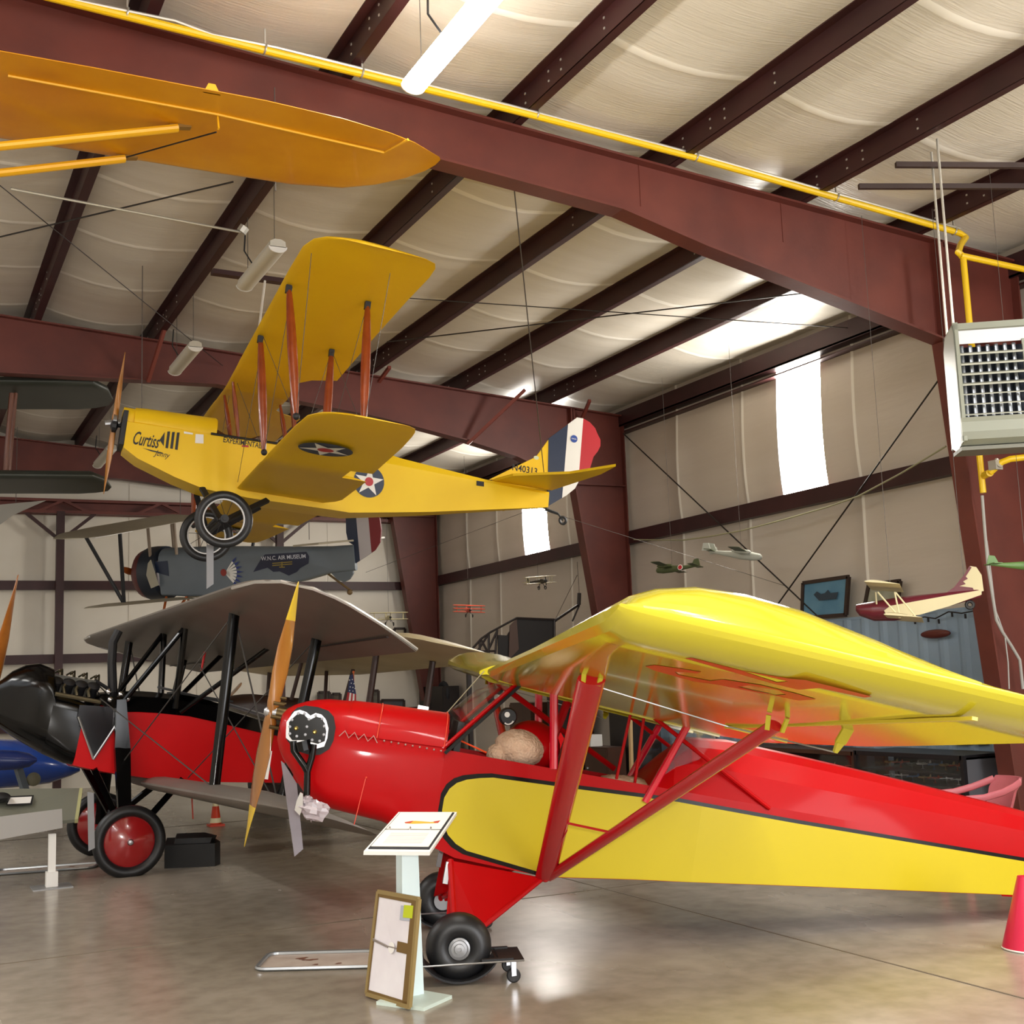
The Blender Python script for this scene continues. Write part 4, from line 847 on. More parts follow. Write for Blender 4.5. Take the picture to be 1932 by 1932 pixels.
for i in range(4):
    for s in (1, -1):
        x = .92-.12*i; f = MB(); f.lathe([(.05, 0), (.05, .1), (.062, .1), (.062, .13), (.03, .15)], (x, s*.12, 1.62), (0, s*.6, .8), 12); f.build('cylinder', BLKM, bb)
        f = MB(); f.tube([(x, s*.16, 1.80), (x-.04, s*.1, 1.84), (x-.06, s*.05, 1.76)], .01, 6); f.tube([(x+.02, s*.2, 1.72), (x+.05, s*.24, 1.66), (x+.03, s*.26, 1.6)], .018, 8); f.build('valve_gear', ENG, bb)
f = MB(); f.tube([bs(104, 1309, .37), bs(190, 1325, .38)], .022, 8); f.build('exhaust_manifold', ENG, bb)
f = MB(); f.tube([bs(178, 1283, .1), bs(208, 1302, .1)], .018, 8); f.tube([bs(182, 1300, .2), bs(196, 1330, .2)], .006, 5); f.tube([bs(185, 1292, .1), bs(205, 1312, .1)], .006, 5); f.build('radiator_hose', BLKM, bb)
f = MB(); f.tube([bs(213, 1320, 0), bs(211, 1250, 0), bs(213, 1212, 0), bs(224, 1190, 0)], [.05, .045, .045, .045], 10); f.build('exhaust_stack', BLKM, bb)
bp_ = propeller(bb, (1.48, 0, 1.45), 1.25, .2, .09, .02, mat('amber_wood', 'b06a20', .3, var='96551a', vscale=4, coat=.4))
f = MB(); f.lathe([(.09, -.05), (.09, .05), (.04, .08)], (1.48, 0, 1.45), (1, 0, 0), 14); f.build('propeller_hub', BLKM, bp_)
UT, LT = .13, .09
def buz(y, x=.2): return 2.455-UT*(.2-x)
def blz(y, x=-.05): return .80+.025*abs(y)-LT*(-.05-x)
for s in (1, -1):
    f = MB(); st = [(s*y, xl, xt, 2.455, k) for y, xl, xt, k in ((0, .2, -1.36, .9), (2.0, .2, -1.36, .9), (3.3, .2, -1.36, .9), (3.93, .2, -1.36, .9), (4.18, .2, -1.14, .85), (4.5, .18, -.83, .7), (4.7, .15, -.62, .6), (4.88, .09, -.42, .45), (4.97, .02, -.28, .3), (5.02, -.08, -.18, .15))]
    wing2(f, st, UT); uw = f.build('upper_wing', SIL, bb, angle=40)
    f = MB(); edge = [V((x, s*y, buz(y, x)+.03)) for y, x in ((3.9, .2), (4.5, .18), (4.88, .09), (5.02, -.1), (4.97, -.28), (4.88, -.42), (4.7, -.62), (4.5, -.83), (4.18, -1.14), (3.93, -1.36))]; f.tube(edge, .014, 6); f.build('wing_edge', SILT, uw)
    f = MB(); f.bar((-1.0, s*2.2, buz(3, -1.0)-.003), (-.98, s*4.25, buz(3.9, -.98)-.003), .02, .006); f.build('aileron_gap', BLKM, uw, smooth=False)
    f = MB(); st = [(s*y, xl, xt, blz(y), k) for y, xl, xt, k in ((.36, -.05, -1.3, 1.15), (2.0, -.05, -1.3, 1.15), (3.7, -.05, -1.3, 1.15), (4.1, -.07, -1.2, 1), (4.35, -.12, -1.05, .75), (4.5, -.22, -.85, .45), (4.55, -.38, -.68, .2))]
    wing2(f, st, LT); lw = f.build('lower_wing', SIL, bb, angle=40)
    B1, B2 = V((-.22, s*2.75, blz(2.75, -.22)+.10)), V((-.80, s*2.8, blz(2.8, -.8)+.03))
    T1, T2 = V((-.13, s*2.68, buz(2.7, -.13)+.02)), V((-.86, s*2.8, buz(2.8, -.86)+.02))
    for a, c in ((T1, B1), (T2, B2)):
        f = MB(); f.tube([a, c], .032, 12, flat=1.5, up=(0, 1, 0)); f.build('interplane_strut', BLK, bb)
    f = MB(); f.tube([T1, B2], .008, 6); f.build('drag_wire', WIRE, bb)
    f = MB(); f.tube([T1, V((.2, s*.4, .95))], .006, 5); f.tube([B1, V((.5, s*.4, 1.6))], .006, 5); f.tube([T2, V((-.5, s*.4, .95))], .006, 5); f.tube([B2, V((-.4, s*.35, 2.1))], .006, 5); f.build('flying_wires', WIRE, bb)
    y = .43*s
    for a, c, r in ((V((.27, s*.40, 1.62)), V((-.15, s*.55, buz(.6, -.15)+.02)), .026), (V((-.30, s*.40, 1.59)), V((-.92, s*1.0, buz(.8, -.92)+.02)), .024), (V((-.15, s*.55, buz(.6, -.15)+.02)), V((-.24, s*.40, 1.62)), .034)):
        f = MB(); f.tube([a, c], r, 10, flat=1.2); f.build('cabane_strut', BLK, bb)
    hub = V((.05, s*.94, .315))
    f = MB(); f.bar(V((.31, s*.44, 1.62)), V((.21, s*.47, 1.15)), .07, .09, up=(1, 0, 0), w2=.07, h2=.15); f.bar(V((.21, s*.47, 1.15)), V((.07, s*.80, .34)), .07, .15, up=(1, 0, 0), w2=.06, h2=.11); f.build('gear_leg', BLK, bb, smooth=False)
    f = MB(); f.bar(V((-.45, s*.4, .93)), V((.02, s*.78, .33)), .035, .06, up=(1, 0, 0)); f.bar(V((.42, s*.38, .92)), V((.1, s*.2, .5)), .04, .06, up=(1, 0, 0)); f.build('gear_brace', BLK, bb, smooth=False)
    f = MB(); f.torus(hub, (0, 1, 0), .285, .055, 44, 12); ty = f.build('wheel', RUB, bb)
    f = MB(); f.lathe([(.25, .0), (.22, .018), (.12, .045), (.03, .06), (.0, .062)], hub, (0, s, 0), 36); f.lathe([(.25, -.02), (.2, -.05), (0, -.06)], hub, (0, s, 0), 36); dk = f.build('wheel_disc', mat('dark_red_gloss', 'a01418', .18, coat=.7), ty)
    f = MB(); f.lathe([(.03, .055), (.03, .075), (.02, .09), (0, .095)], hub, (0, s, 0), 14); f.build('hub_cap', ALU, dk)
f = MB(); f.tube([(.05, -1.0, .315), (.05, 1.0, .315)], .024, 8); f.bar((.1, -.2, .5), (.1, .2, .5), .04, .04); f.build('axle', BLKM, bb)
f = MB(); f.lathe([(.001, 0), (.01, 0), (.014, .2), (.001, .2)], BP.at(380, 1265, 'y', 0), (0, 0, 1), 8); f.build('red_streamer', mat('red_ribbon', 'd02a2a', .6), bb)
for (px, py), r in (((205, 1305), .03), ((208, 1320), .03), ((228, 1310), .03), ((240, 1318), .035)):
    f = MB(); f.ball(bs(px, py, .40), r, 10, 6); f.build('fitting', CHR, bb)
f = MB(); f.tube([bs(297, 1296, .2), bs(420, 1325, .2), bs(497, 1348, .2)], .014, 6); f.build('aileron_torque_tube', ALU, bb)
f = MB(); f.box((-.55, 0, 1.78), (.6, .5, .02)); f.build('cockpit_opening_shade', DUR, bb, smooth=False)  # dark sheet on the deck in place of cockpit shade
f = MB(); f.prism([(-3.9, -.015, 1.45), (-4.4, -.015, 2.0), (-4.9, -.015, 2.05), (-5.2, -.015, 1.7), (-5.1, -.015, 1.36), (-4.6, -.015, 1.36)], (0, .03, 0)); f.build('fin', BR_, bb, smooth=False)
f = MB(); f.prism([(-3.9, 0, 1.46), (-4.1, -1.2, 1.46), (-4.9, -1.3, 1.46), (-4.9, 1.3, 1.46), (-4.1, 1.2, 1.46)], (0, 0, .025)); f.build('tailplane', SIL, bb, smooth=False)

# ================================================================ cream biplane standing beyond it
CRM = mat('cream_fabric', 'b9ab88', .5, var='ac9d79', vscale=2); DKB = mat('dark_brown_paint', '3a2620', .4)
CP = Pose((5.1, 17.6, 0), (-.99, -.08), 11)
cb_ = thing('standing_biplane', 'cream winged biplane with brown struts behind the black and red one', 'airplane', CP.M)
f = MB(); f.rings([rrect(w, zb, zt_, .08, .15, 5, x) for x, w, zb, zt_ in ((-2.4, .25, 1.05, 1.46), (-1.5, .32, .95, 1.5), (.2, .36, .85, 1.55), (.9, .34, .9, 1.5), (1.2, .25, 1.0, 1.42))]); f.build('fuselage', DKB, cb_)
def cuz(y): return 2.06+.015*abs(y)
for s in (1, -1):
    f = MB(); wing2(f, [(s*y, xl, xt, cuz(y), k) for y, xl, xt, k in ((0, .75, -.8, 1), (3.4, .75, -.8, 1), (4.0, .7, -.8, .8), (4.3, .6, -.65, .5), (4.4, .4, -.45, .2))], 0); f.build('upper_wing', CRM, cb_, angle=40)
    f = MB(); wing2(f, [(s*y, xl, xt, .88+.02*y, k) for y, xl, xt, k in ((.3, .6, -.7, 1), (3.2, .6, -.7, 1), (3.7, .5, -.6, .5), (3.85, .2, -.4, .2))], 0); f.build('lower_wing', CRM, cb_, angle=40)
    for x in (.35, -.45):
        f = MB(); f.tube([(x, s*3.0, cuz(3)), (x-.08, s*2.85, .98)], .04, 10, flat=1.3); f.build('interplane_strut', DKB, cb_)
        f = MB(); f.tube([(x, s*.5, cuz(.5)), (x, s*.34, 1.5)], .03, 8); f.build('cabane_strut', DKB, cb_)
    f = MB(); f.torus((.05, s*.85, .31), (0, 1, 0), .26, .05, 32, 10); w_ = f.build('wheel', RUB, cb_)
    f = MB(); f.lathe([(.24, 0), (.1, .04), (0, .05)], (.05, s*.85, .31), (0, s, 0), 20); f.build('wheel_disc', DKB, w_)
    f = MB(); f.bar((.3, s*.33, .9), (.05, s*.8, .31), .04, .07); f.bar((-.4, s*.33, .92), (.05, s*.8, .31), .04, .06); f.build('gear_leg', DKB, cb_, smooth=False)
f = MB(); f.tube([(.05, -.9, .31), (.05, .9, .31)], .02, 8); f.build('axle', DKB, cb_)
propeller(cb_, (1.28, 0, 1.25), .9, .14, .06, 1.2, WOOD)
# ================================================================ dark biplane hung at the left edge
DKG = mat('dark_green_fabric', '3c3f38', .5, var='34372f', vscale=2)
lb = thing('hanging_biplane', 'dark green biplane hung high by the roof, its wing ends in view', 'airplane', at(-260, 830, Y=17))
L0 = at(-260, 830, Y=17)
lu = [at(x, y, Y=17)-L0 for x, y in ((222, 742), (-560, 735))]; ll = [at(x, y, Y=17)-L0 for x, y in ((212, 918), (-500, 915))]
def xwing(name, a, c, chord, m, par, th=.14, tipk=.5):
    "wing running from tip a to tip c, nose towards the viewer"
    f = MB(); rs = []
    n = (0, .03, .08, .2, .5, .8, .92, .97, 1)
    for t in n:
        e_ = min(t, 1-t)/.08; k = min(1, .25+.75*max(0, min(1, e_))**.5); p = a.lerp(c, t)
        rs.append([p+V((0, chord*(u-.5)*k+chord*(1-k)*.25, chord*w*k)) for u, w in _CL])
    return f.rings(rs).build(name, m, par, angle=40)
xwing('upper_wing', lu[0]+V((.0, .3, 0)), lu[1]+V((0, .3, 0)), 1.5, DKG, lb); lwg = xwing('lower_wing', ll[0], ll[1], 1.3, DKG, lb)
for x in (.0,):
    pass
for dx in (0, .1):
    a, c = at(22+dx*70, 742, Y=16.7+dx*3)-L0, at(8+dx*70, 905, Y=16.7+dx*3)-L0
    f = MB(); f.tube([a, c], .03, 8, flat=1.3); f.build('interplane_strut', mat('brown_strut', '6a3a24', .4), lb)
f = MB(); cc_ = at(45, 925, Y=16.8)-L0; disc(f, (0, 0), .3, lambda u, v: V((cc_.x+u*1.3, cc_.y+v, ll[0].z-.004)), 24); f.build('wing_roundel', mat('faded_roundel', '8a7f80', .6), lwg, smooth=False)
f = MB(); f.rings([[V((0, y, 0))+V((w*math.cos(t), 0, w*1.1*math.sin(t))) for t in (2*PI*i/14 for i in range(14))] for y, w in ((-1.6, .15), (-1.3, .35), (0, .4), (1.5, .3), (3.2, .08))]); f.build('fuselage', DKG, lb)
struct('suspension_wire', hang(L0+V((0, 0, .8)), z=6.7), HW)
wt = thing('hanging_wing', 'pale grey wing end hung below the dark green biplane', 'wing', at(40, 965, Y=20))
W0 = at(40, 965, Y=20); f = MB(); f.prism([at(*p, Y=20)-W0 for p in ((-120, 972), (0, 952), (88, 944), (60, 956), (25, 972), (0, 990), (-120, 1010))], (0, .9, .1)); f.build('panel', mat('pale_grey_fabric', '9f9b92', .5), wt, smooth=False)
struct('suspension_wire', hang(at(30, 950, Y=20.2), z=5.9), HW)
# ================================================================ blue aeroplane low at the left
BLU = mat('blue_gloss', '2c4fa8', .25, coat=.4); BLUD = mat('deep_blue', '1c2f6c', .3, coat=.3)
bl = thing('small_blue_airplane', 'small glossy blue aeroplane standing behind the black nose', 'airplane', (1.0, 16.4, 0))
BX0 = V((1.0, 16.4, 0)); bq = lambda px, py, y=16.0: at(px, py, Y=y)-BX0
f = MB(); rs = []
for (xt_, yt_), (xb, yb), w in (((-260, 1420), (-260, 1480), .2), ((-120, 1400), (-120, 1500), .42), ((0, 1396), (0, 1492), .48), ((50, 1398), (50, 1488), .46), ((100, 1416), (95, 1482), .36), ((140, 1438), (130, 1468), .2), ((158, 1450), (155, 1459), .06)):
    a, c = bq(xt_, yt_), bq(xb, yb); m_ = (a.z+c.z)/2; h = (a.z-c.z)/2
    rs.append([V((a.x, w*math.cos(t), m_+h*math.sin(t))) for t in (2*PI*i/20 for i in range(20))])
f.rings(rs); f.build('fuselage', BLU, bl)
f = MB(); rs = []
for px, zc_, h in ((-200, 1438, 8), (-120, 1436, 22), (-20, 1434, 20), (30, 1434, 18), (55, 1434, 13), (68, 1433, 4)):
    a = bq(px, zc_, 15.4); hh = h*14/2315; rs.append([a+V((0, .12*math.cos(t), hh*math.sin(t))) for t in (2*PI*i/14 for i in range(14))])
f.rings(rs); f.build('wheel_spat', BLUD, bl)
f = MB(); f.bar(bq(34, 1448, 15.5), bq(50, 1500, 15.6), .05, .09); f.build('gear_leg', GRY, bl, smooth=False)
f = MB(); a = bq(63, 1470, 15.62); f.lathe([(.07, -.02), (.08, .02), (.05, .04)], a, (0, -1, 0), 16); f.build('round_cap', mat('dull_bronze', '6d6a55', .5), bl)
for s in (-1, 1):
    f = MB(); f.torus((-.2, s*.6, .2), (1, 0, 0) if False else (0, 1, 0), .15, .05, 20, 8); f.build('wheel', RUB, bl)
    f = MB(); f.bar((-.2, s*.2, .75), (-.2, s*.6, .2), .04, .06); f.build('gear_leg', GRY, bl, smooth=False)
# ================================================================ things on the floor
M_ = V((1.32, 12.12, 0))
ds = thing('display_stand', 'low grey display stand on a white post with a square base', 'stand', M_)
f = MB(); f.box((0, 0, .24), (.062, .062, .46)); f.box((0, 0, .07), (.1, .1, .14)); f.build('post', WHITE, ds, smooth=False)
f = MB(); f.box((0, 0, .005), (.34, .3, .01)); f.build('base_plate', mat('grey_plate', '8d8d8c', .4, .3), ds, smooth=False)
q = lambda px, py, y: at(px, py, Y=y)-M_
f = MB(); f.prism([q(-150, 1560, 12.0), q(-150, 1612, 12.0), q(118, 1562, 12.0), q(117, 1526, 12.0)], (0, .02, .0)); f.build('front_panel', mat('silver_grey_panel', '9d9a96', .45), ds, smooth=False)
f = MB(); f.prism([q(-150, 1560, 12.0), q(117, 1526, 12.0), q(147, 1548, 12.35), q(147, 1548, 12.35)+V((0, .3, .03)), q(-150, 1520, 12.6)], (0, 0, .015)); 
f = MB(); a, b_, c, d = q(-150, 1490, 12.75), q(150, 1487, 12.75), q(141, 1546, 12.3), q(-150, 1575, 12.3); f.prism([a, b_, c, d], (0, .01, -.03)); f.build('sloping_board', mat('grey_green_board', '6f7064', .5), ds, smooth=False)
f = MB(); f.prism([b_, c, c+V((.03, 0, 0)), b_+V((.03, 0, 0))], (0, .01, -.035)); f.build('foam_edge', mat('foam_edge', 'a9a777', .8), ds, smooth=False)
nrm = (b_-a).cross(c-b_).normalized(); nrm = nrm if nrm.z > 0 else -nrm
def onb(px, py):
    P0 = a+M_; d_ = ray(px, py); t = (P0-O).dot(nrm)/d_.dot(nrm); return O+d_*t
lc = thing('label_card', 'white label card with a black edge on the grey display board', 'card', onb(36, 1512)); L_ = onb(36, 1512)
f = MB(); f.prism([onb(*p)-L_+nrm*.002 for p in ((12, 1520), (17, 1503), (64, 1501), (60, 1518))], nrm*.003); f.build('edge', BLKM, lc, smooth=False)
f = MB(); f.prism([onb(*p)-L_+nrm*.004 for p in ((14, 1518), (19, 1506), (60, 1504), (57, 1516))], nrm*.003); f.build('paper', WHITE, lc, smooth=False)
f = MB(); p = onb(0, 1512); f.ball(p+nrm*.04, (.09, .09, .05), 16, 8); tag(f.build('black_cap', BLKM), 'round black cap lying on the grey display board', 'cap')
def drip_tray(c, u, v, label):
    o = thing('drip_tray', label, 'tray', V(c), 'drip trays on the floor'); u, v = V(u), V(v); lu_, lv = u.length, v.length; U, W_ = u.normalized(), v.normalized()
    def rr(d, z, r=.07):
        pts = []
        for sx, sy, a0 in ((1, 1, 0), (-1, 1, PI/2), (-1, -1, PI), (1, -1, 3*PI/2)):
            for i in range(5):
                t = a0+PI/2*i/4; pts.append(U*(sx*(lu_/2-r)+(r+d)*math.cos(t))+W_*(sy*(lv/2-r)+(r+d)*math.sin(t))+V((0, 0, z)))
        return pts
    f = MB(); f.rings([rr(-.01, .003), rr(0, .006)]); f.build('pan', mat('dusty_tray', 'bdb1a4', .5, var='a8978a', vscale=5), o, smooth=False)
    f = MB(); f.rings([rr(.0, .002), rr(.012, .012), rr(.006, .024), rr(-.012, .022), rr(-.014, .008)], cap=False); f.build('rim', mat('tray_rim', 'a9adb0', .3, .7), o)
    random.seed(int(lu_*100)); f = MB()
    for i in range(6):
        p = U*random.uniform(-.3, .3)*lu_+W_*random.uniform(-.25, .25)*lv+V((0, 0, .0075)); r = random.uniform(.015, .05)
        f.add([p+V((r*random.uniform(.5, 1.4)*math.cos(t), r*random.uniform(.4, .9)*math.sin(t), 0)) for t in (2*PI*k/9 for k in range(9))], [tuple(range(9))])
    f.build('rust_stains', mat('rust', '6e4430', .8), o, smooth=False)
drip_tray((2.52, 7.66, 0), (.82, -.46, 0), (.2, .40, 0), 'flat metal drip tray with rust stains behind the leaning picture frame')
drip_tray((1.4, 13.35, 0), (.95, -.15, 0), (.1, .34, 0), 'flat metal drip tray under the black-nosed biplane beside the white post')
# sign stand with open ring binder
S0 = V((2.58, 6.56, 0)); ICE = mat('pale_blue_paint', 'cfe0e2', .4)
ss = thing('sign_stand', 'pale blue pedestal sign stand holding an open ring binder', 'stand', S0)
sq = lambda px, py, y: at(px, py, Y=y)-S0
f = MB(); rs = []
for z, w in ((.01, .064), (.88, .049)):
    rs.append([V((-w, -.045, z)), V((w*.55, -.045, z)), V((w*.55, -.035, z)), V((w, -.035, z)), V((w, .045, z)), V((-w, .045, z))])
f.rings(rs); f.build('post', ICE, ss, smooth=False)
f = MB(); f.prism([at(*p, Z=.0)-S0 for p in ((710, 1896), (800, 1908), (853, 1884), (760, 1868))], (0, 0, .018)); f.build('base', mat('pale_green_paint', 'c9d8cf', .45), ss, smooth=False)
bA, bB = sq(686, 1606, 6.22), sq(811, 1607, 6.12)
bD, bC = sq(752, 1532, 6.52), sq(862, 1532, 6.42)
nb = (bB-bA).cross(bD-bA).normalized(); nb = nb if nb.z > 0 else -nb
f = MB(); f.prism([bA, bB, bC, bD], -nb*.022); f.build('board', WHITE, ss, smooth=False)
bl2 = lambda u, v, h=0: (bA.lerp(bB, u)).lerp(bD.lerp(bC, u), v)+nb*h
bi = thing('ring_binder', 'open ring binder with a yellow and red aeroplane picture on the sign stand', 'binder', S0+bl2(.5, .5)); B0 = bl2(.5, .5)
bp2 = lambda u, v, h=0: bl2(u, v, h)-B0
f = MB(); f.prism([bp2(.04, .05), bp2(.97, .05), bp2(.97, .97), bp2(.04, .97)], nb*.005); f.build('cover', mat('black_binder', '1d1f26', .4), bi, smooth=False)
for v0, v1, n in ((.09, .49, 0), (.52, .95, 1)):
    f = MB(); f.prism([bp2(.06, v0, .006), bp2(.94, v0, .006), bp2(.94, v1, .006), bp2(.06, v1, .006)], nb*.004); pg = f.build('page', mat('paper', 'ece7dc', .6), bi, smooth=False)
    if n == 0:
        f = MB()
        for k in range(9): f.prism([bp2(.2, .16+.03*k, .0105), bp2(.8, .16+.03*k, .0105), bp2(.8, .166+.03*k, .0105), bp2(.2, .166+.03*k, .0105)], nb*.0004)
        f.build('text_lines', mat('grey_ink', 'b3aca0', .7), pg, smooth=False)
    else:
        f = MB(); f.prism([bp2(u, v, .0105) for u, v in ((.3, .68), (.42, .72), (.7, .69), (.82, .71), (.8, .66), (.6, .65), (.42, .64), (.32, .65))], nb*.0005); f.build('picture_fuselage', mat('picture_yellow', 'd9a83a', .6), pg, smooth=False)
        f = MB(); f.prism([bp2(u, v, .0112) for u, v in ((.27, .68), (.4, .72), (.38, .66), (.3, .65))], nb*.0005); f.prism([bp2(u, v, .0112) for u, v in ((.74, .70), (.84, .73), (.83, .66), (.76, .67))], nb*.0005); f.build('picture_red', mat('picture_red', 'b5432c', .6), pg, smooth=False)
for u in (.12, .45, .78):
    f = MB(); f.tube([bp2(u, .49, .006), bp2(u, .495, .02), bp2(u, .51, .024), bp2(u, .525, .02), bp2(u, .53, .006)], .003, 6); f.build('ring', CHR, bi)
# framed glass panel turned to the stand
fr = [(713, 1682), (789, 1696), (771, 1900), (691, 1875)]
fz = [at(fr[2][0], fr[2][1], Z=.02), at(fr[3][0], fr[3][1], Z=.02)]
d_ = (fz[0]-fz[1]); d_.z = 0
tl, tr = at(*fr[0], Y=fz[1].y+.03), at(*fr[1], Y=fz[0].y+.015)
pf = thing('picture_frame', 'old brown taped picture frame leaning on the pale blue sign stand', 'frame', fz[1]); F0 = fz[1]
Qf = [p-F0 for p in (fz[1], fz[0], tr, tl)]; nf = (Qf[1]-Qf[0]).cross(Qf[3]-Qf[0]).normalized(); nf = nf if nf.y < 0 else -nf
fu = lambda u, v, h=0: (Qf[0].lerp(Qf[1], u)).lerp(Qf[3].lerp(Qf[2], u), v)+nf*h
f = MB(); f.prism([fu(0, 0), fu(1, 0), fu(1, 1), fu(0, 1)], nf*-.01); f.build('backing', mat('white_backing', 'e9e6ea', .5, var='dcd6dc', vscale=4), pf, smooth=False)
FW = mat('worn_gilt_wood', '6b5a35', .5, var='54421f', vscale=8)
f = MB()
for a_, c_ in (((0, 0), (1, 0)), ((1, 0), (1, 1)), ((1, 1), (0, 1)), ((0, 1), (0, 0))): f.bar(fu(*a_, -.005), fu(*c_, -.005), .022, .02, up=nf)
f.build('frame_edge', mat('gilt_edge', '8a7546', .45), pf, smooth=False)
f = MB(); TAPE = mat('brown_tape', '6d5324', .45)
for u0, v0, u1, v1 in ((.0, .0, 1, .045), (.86, .0, 1, 1), (0, .0, .05, 1), (0, .95, 1, 1), (.62, .47, 1, .57)): f.prism([fu(u0, v0, .002), fu(u1, v0, .002), fu(u1, v1, .002), fu(u0, v1, .002)], nf*.002)
f.build('tape', TAPE, pf, smooth=False)
f = MB(); f.prism([fu(.62, .77, .003), fu(.88, .78, .003), fu(.88, .92, .003), fu(.62, .91, .003)], nf*.001); f.build('grey_label', mat('label_grey', 'aeb3c0', .6), pf, smooth=False)
f = MB(); f.prism([fu(.7, .8, .005), fu(.92, .81, .005), fu(.92, .93, .005), fu(.7, .92, .005)], nf*.001); f.build('green_label', mat('label_green', 'bcc91c', .6), pf, smooth=False)
f = MB(); f.tube([fu(.03, .535, .004), fu(.4, .50, .006), fu(.62, .50, .004)], .004, 5); f.tube([fu(.03, .52, .004), fu(.42, .49, .006)], .003, 5); f.build('hanging_cord', mat('grey_cord', '8a8078', .7), pf)
f = MB(); disc(f, (0, 0), .03, lambda u, v: fu(.5, .495, .006)+(Qf[1]-Qf[0]).normalized()*u+(Qf[3]-Qf[0]).normalized()*v, 12); f.build('paper_dot', WHITE, pf, smooth=False)
# wheel dollies under the red and yellow aeroplane
def dolly(wl, label):
    wp = CUB.w(wl); h = V((-.94, .34, 0)).normalized(); p_ = V((-h.y, h.x, 0))
    o = thing('wheel_dolly', label, 'dolly', V((wp.x, wp.y, 0)), 'wheel dollies'); z0 = .085
    f = MB()
    for s in (-1, 1):
        f.bar(-h*.30+p_*(s*.15)+V((0, 0, z0+.05)), -h*.12+p_*(s*.15)+V((0, 0, z0+.05)), .03, .012)
    cr = [[-h*(.24*math.sin(t))+p_*(s*.13)+V((0, 0, .225-.205*math.cos(t))) for s in (-1, 1)] for t in (-1.15+2.3*i/12 for i in range(13))]
    f.prism([c_[0] for c_ in cr]+[c_[1] for c_ in reversed(cr)], (0, 0, -.004)) if False else f.rings([[c_[0], c_[1], c_[1]+V((0, 0, -.012)), c_[0]+V((0, 0, -.012))] for c_ in cr])
    f.build('cradle', BLKM, o, smooth=False)
    for sx in (-1, 1):
        f = MB(); f.prism([h*(sx*q_)+p_*r_+V((0, 0, z0+.035)) for q_, r_ in ((.20, -.17), (.36, -.17), (.36, .17), (.20, .17))], (0, 0, .012)); f.build('end_plate', BLKM, o, smooth=False)
        for sy in (-1, 1):
            c_ = h*(sx*.30)+p_*(sy*.135)
            f = MB(); f.lathe([(.034, -.014), (.04, -.008), (.04, .008), (.034, .014)], c_+V((0, 0, .04)), p_, 18); cw_ = f.build('caster', RUB, o)
            f = MB()
            for k in (-1, 1): f.bar(c_+p_*(k*.02)+V((0, 0, .04)), c_+p_*(k*.02)+V((0, 0, z0+.035)), .006, .03)
            f.build('caster_fork', CHR, cw_, smooth=False)
    f = MB(); f.tube([h*.36+p_*.17+V((0, 0, z0+.04)), -h*.36+p_*.17+V((0, 0, z0+.04))], .005, 5); f.build('tie_rod', ALU, o)
    return o
dolly((.025, .8, .186), 'black wheel dolly with casters under the near wheel of the red aeroplane')
dolly((.025, -.8, .186), 'black wheel dolly with casters under the far wheel of the red aeroplane')
# traffic cone with reflective bands
K0 = at(407, 1558, Z=0); ORG = mat('safety_orange', 'e8431a', .4); REF = mat('reflective_band', 'fff6c8', .25)
kc = thing('traffic_cone', 'small orange traffic cone with pale reflective bands under the red biplane', 'cone', K0)
f = MB(); f.box((0, 0, .012), (.19, .19, .024)); f.lathe([(.075, .02), (.07, .03), (.032, .31), (.02, .315), (.0, .315)], (0, 0, 0), (0, 0, 1), 24); f.build('body', ORG, kc)
f = MB(); f.lathe([(.041, .245), (.0325, .315), (.0, .3165)], (0, 0, 0), (0, 0, 1), 24, cap=False); f.build('reflective_band', REF, kc)
f = MB(); f.lathe([(.0725, .04), (.064, .10)], (0, 0, 0), (0, 0, 1), 24, cap=False); f.build('reflective_band', REF, kc)
# dark crate, boards and the red bucket
f = MB(); r0 = at(312, 1640, Z=0); f.prism([V((r0.x+.0, r0.y+.05, 0)), V((r0.x+.45, r0.y-.14, 0)), V((r0.x+.53, r0.y-.02, 0)), V((r0.x+.56, r0.y+.45, 0)), V((r0.x+.15, r0.y+.7, 0))], (0, 0, .22)); f.prism([V((r0.x+.1, r0.y+.1, .22)), V((r0.x+.42, r0.y-.06, .22)), V((r0.x+.5, r0.y+.08, .22)), V((r0.x+.46, r0.y+.45, .22)), V((r0.x+.2, r0.y+.55, .22))], (.02, 0, .05))
tag(f.build('rubber_tub', mat('black_rubber', '0d0d0e', .6), smooth=False), 'flat black rubber tub on the floor behind the big red wheel', 'tub')
BRD = mat('grey_board', '9b96a0', .45, var='8f8a92', vscale=6)
f = MB(); f.prism([CUB.w(CUB.at(*p, 'y', -.40)) for p in ((531, 1436), (536, 1440), (560, 1478), (572, 1602), (556, 1616))], (.0, .012, 0)); hb_ = f.build('hanging_board', BRD, smooth=False); tag(hb_, 'grey tapered board hanging beside the nose of the red and yellow aeroplane', 'board')
f = MB(); f.prism([at(*p, Y=11.9) for p in ((165, 1494), (177, 1496), (179, 1600), (167, 1606))], (0, .015, 0)); tag(f.build('unidentified_strip', mat('grey_strip', '8d8d90', .5), smooth=False), 'grey strip hanging beside the far red wheel', 'strip')  # unidentified thing, built as a plain strip hanging free
f = MB(); f.prism([at(*p, Y=13.1) for p in ((390, 1028), (403, 1028), (403, 1102), (390, 1111))], (0, .015, 0)); tag(f.build('unidentified_strip', mat('grey_strip', '8d8d90', .5), smooth=False), 'grey strip hanging from the wheels of the yellow biplane', 'strip')
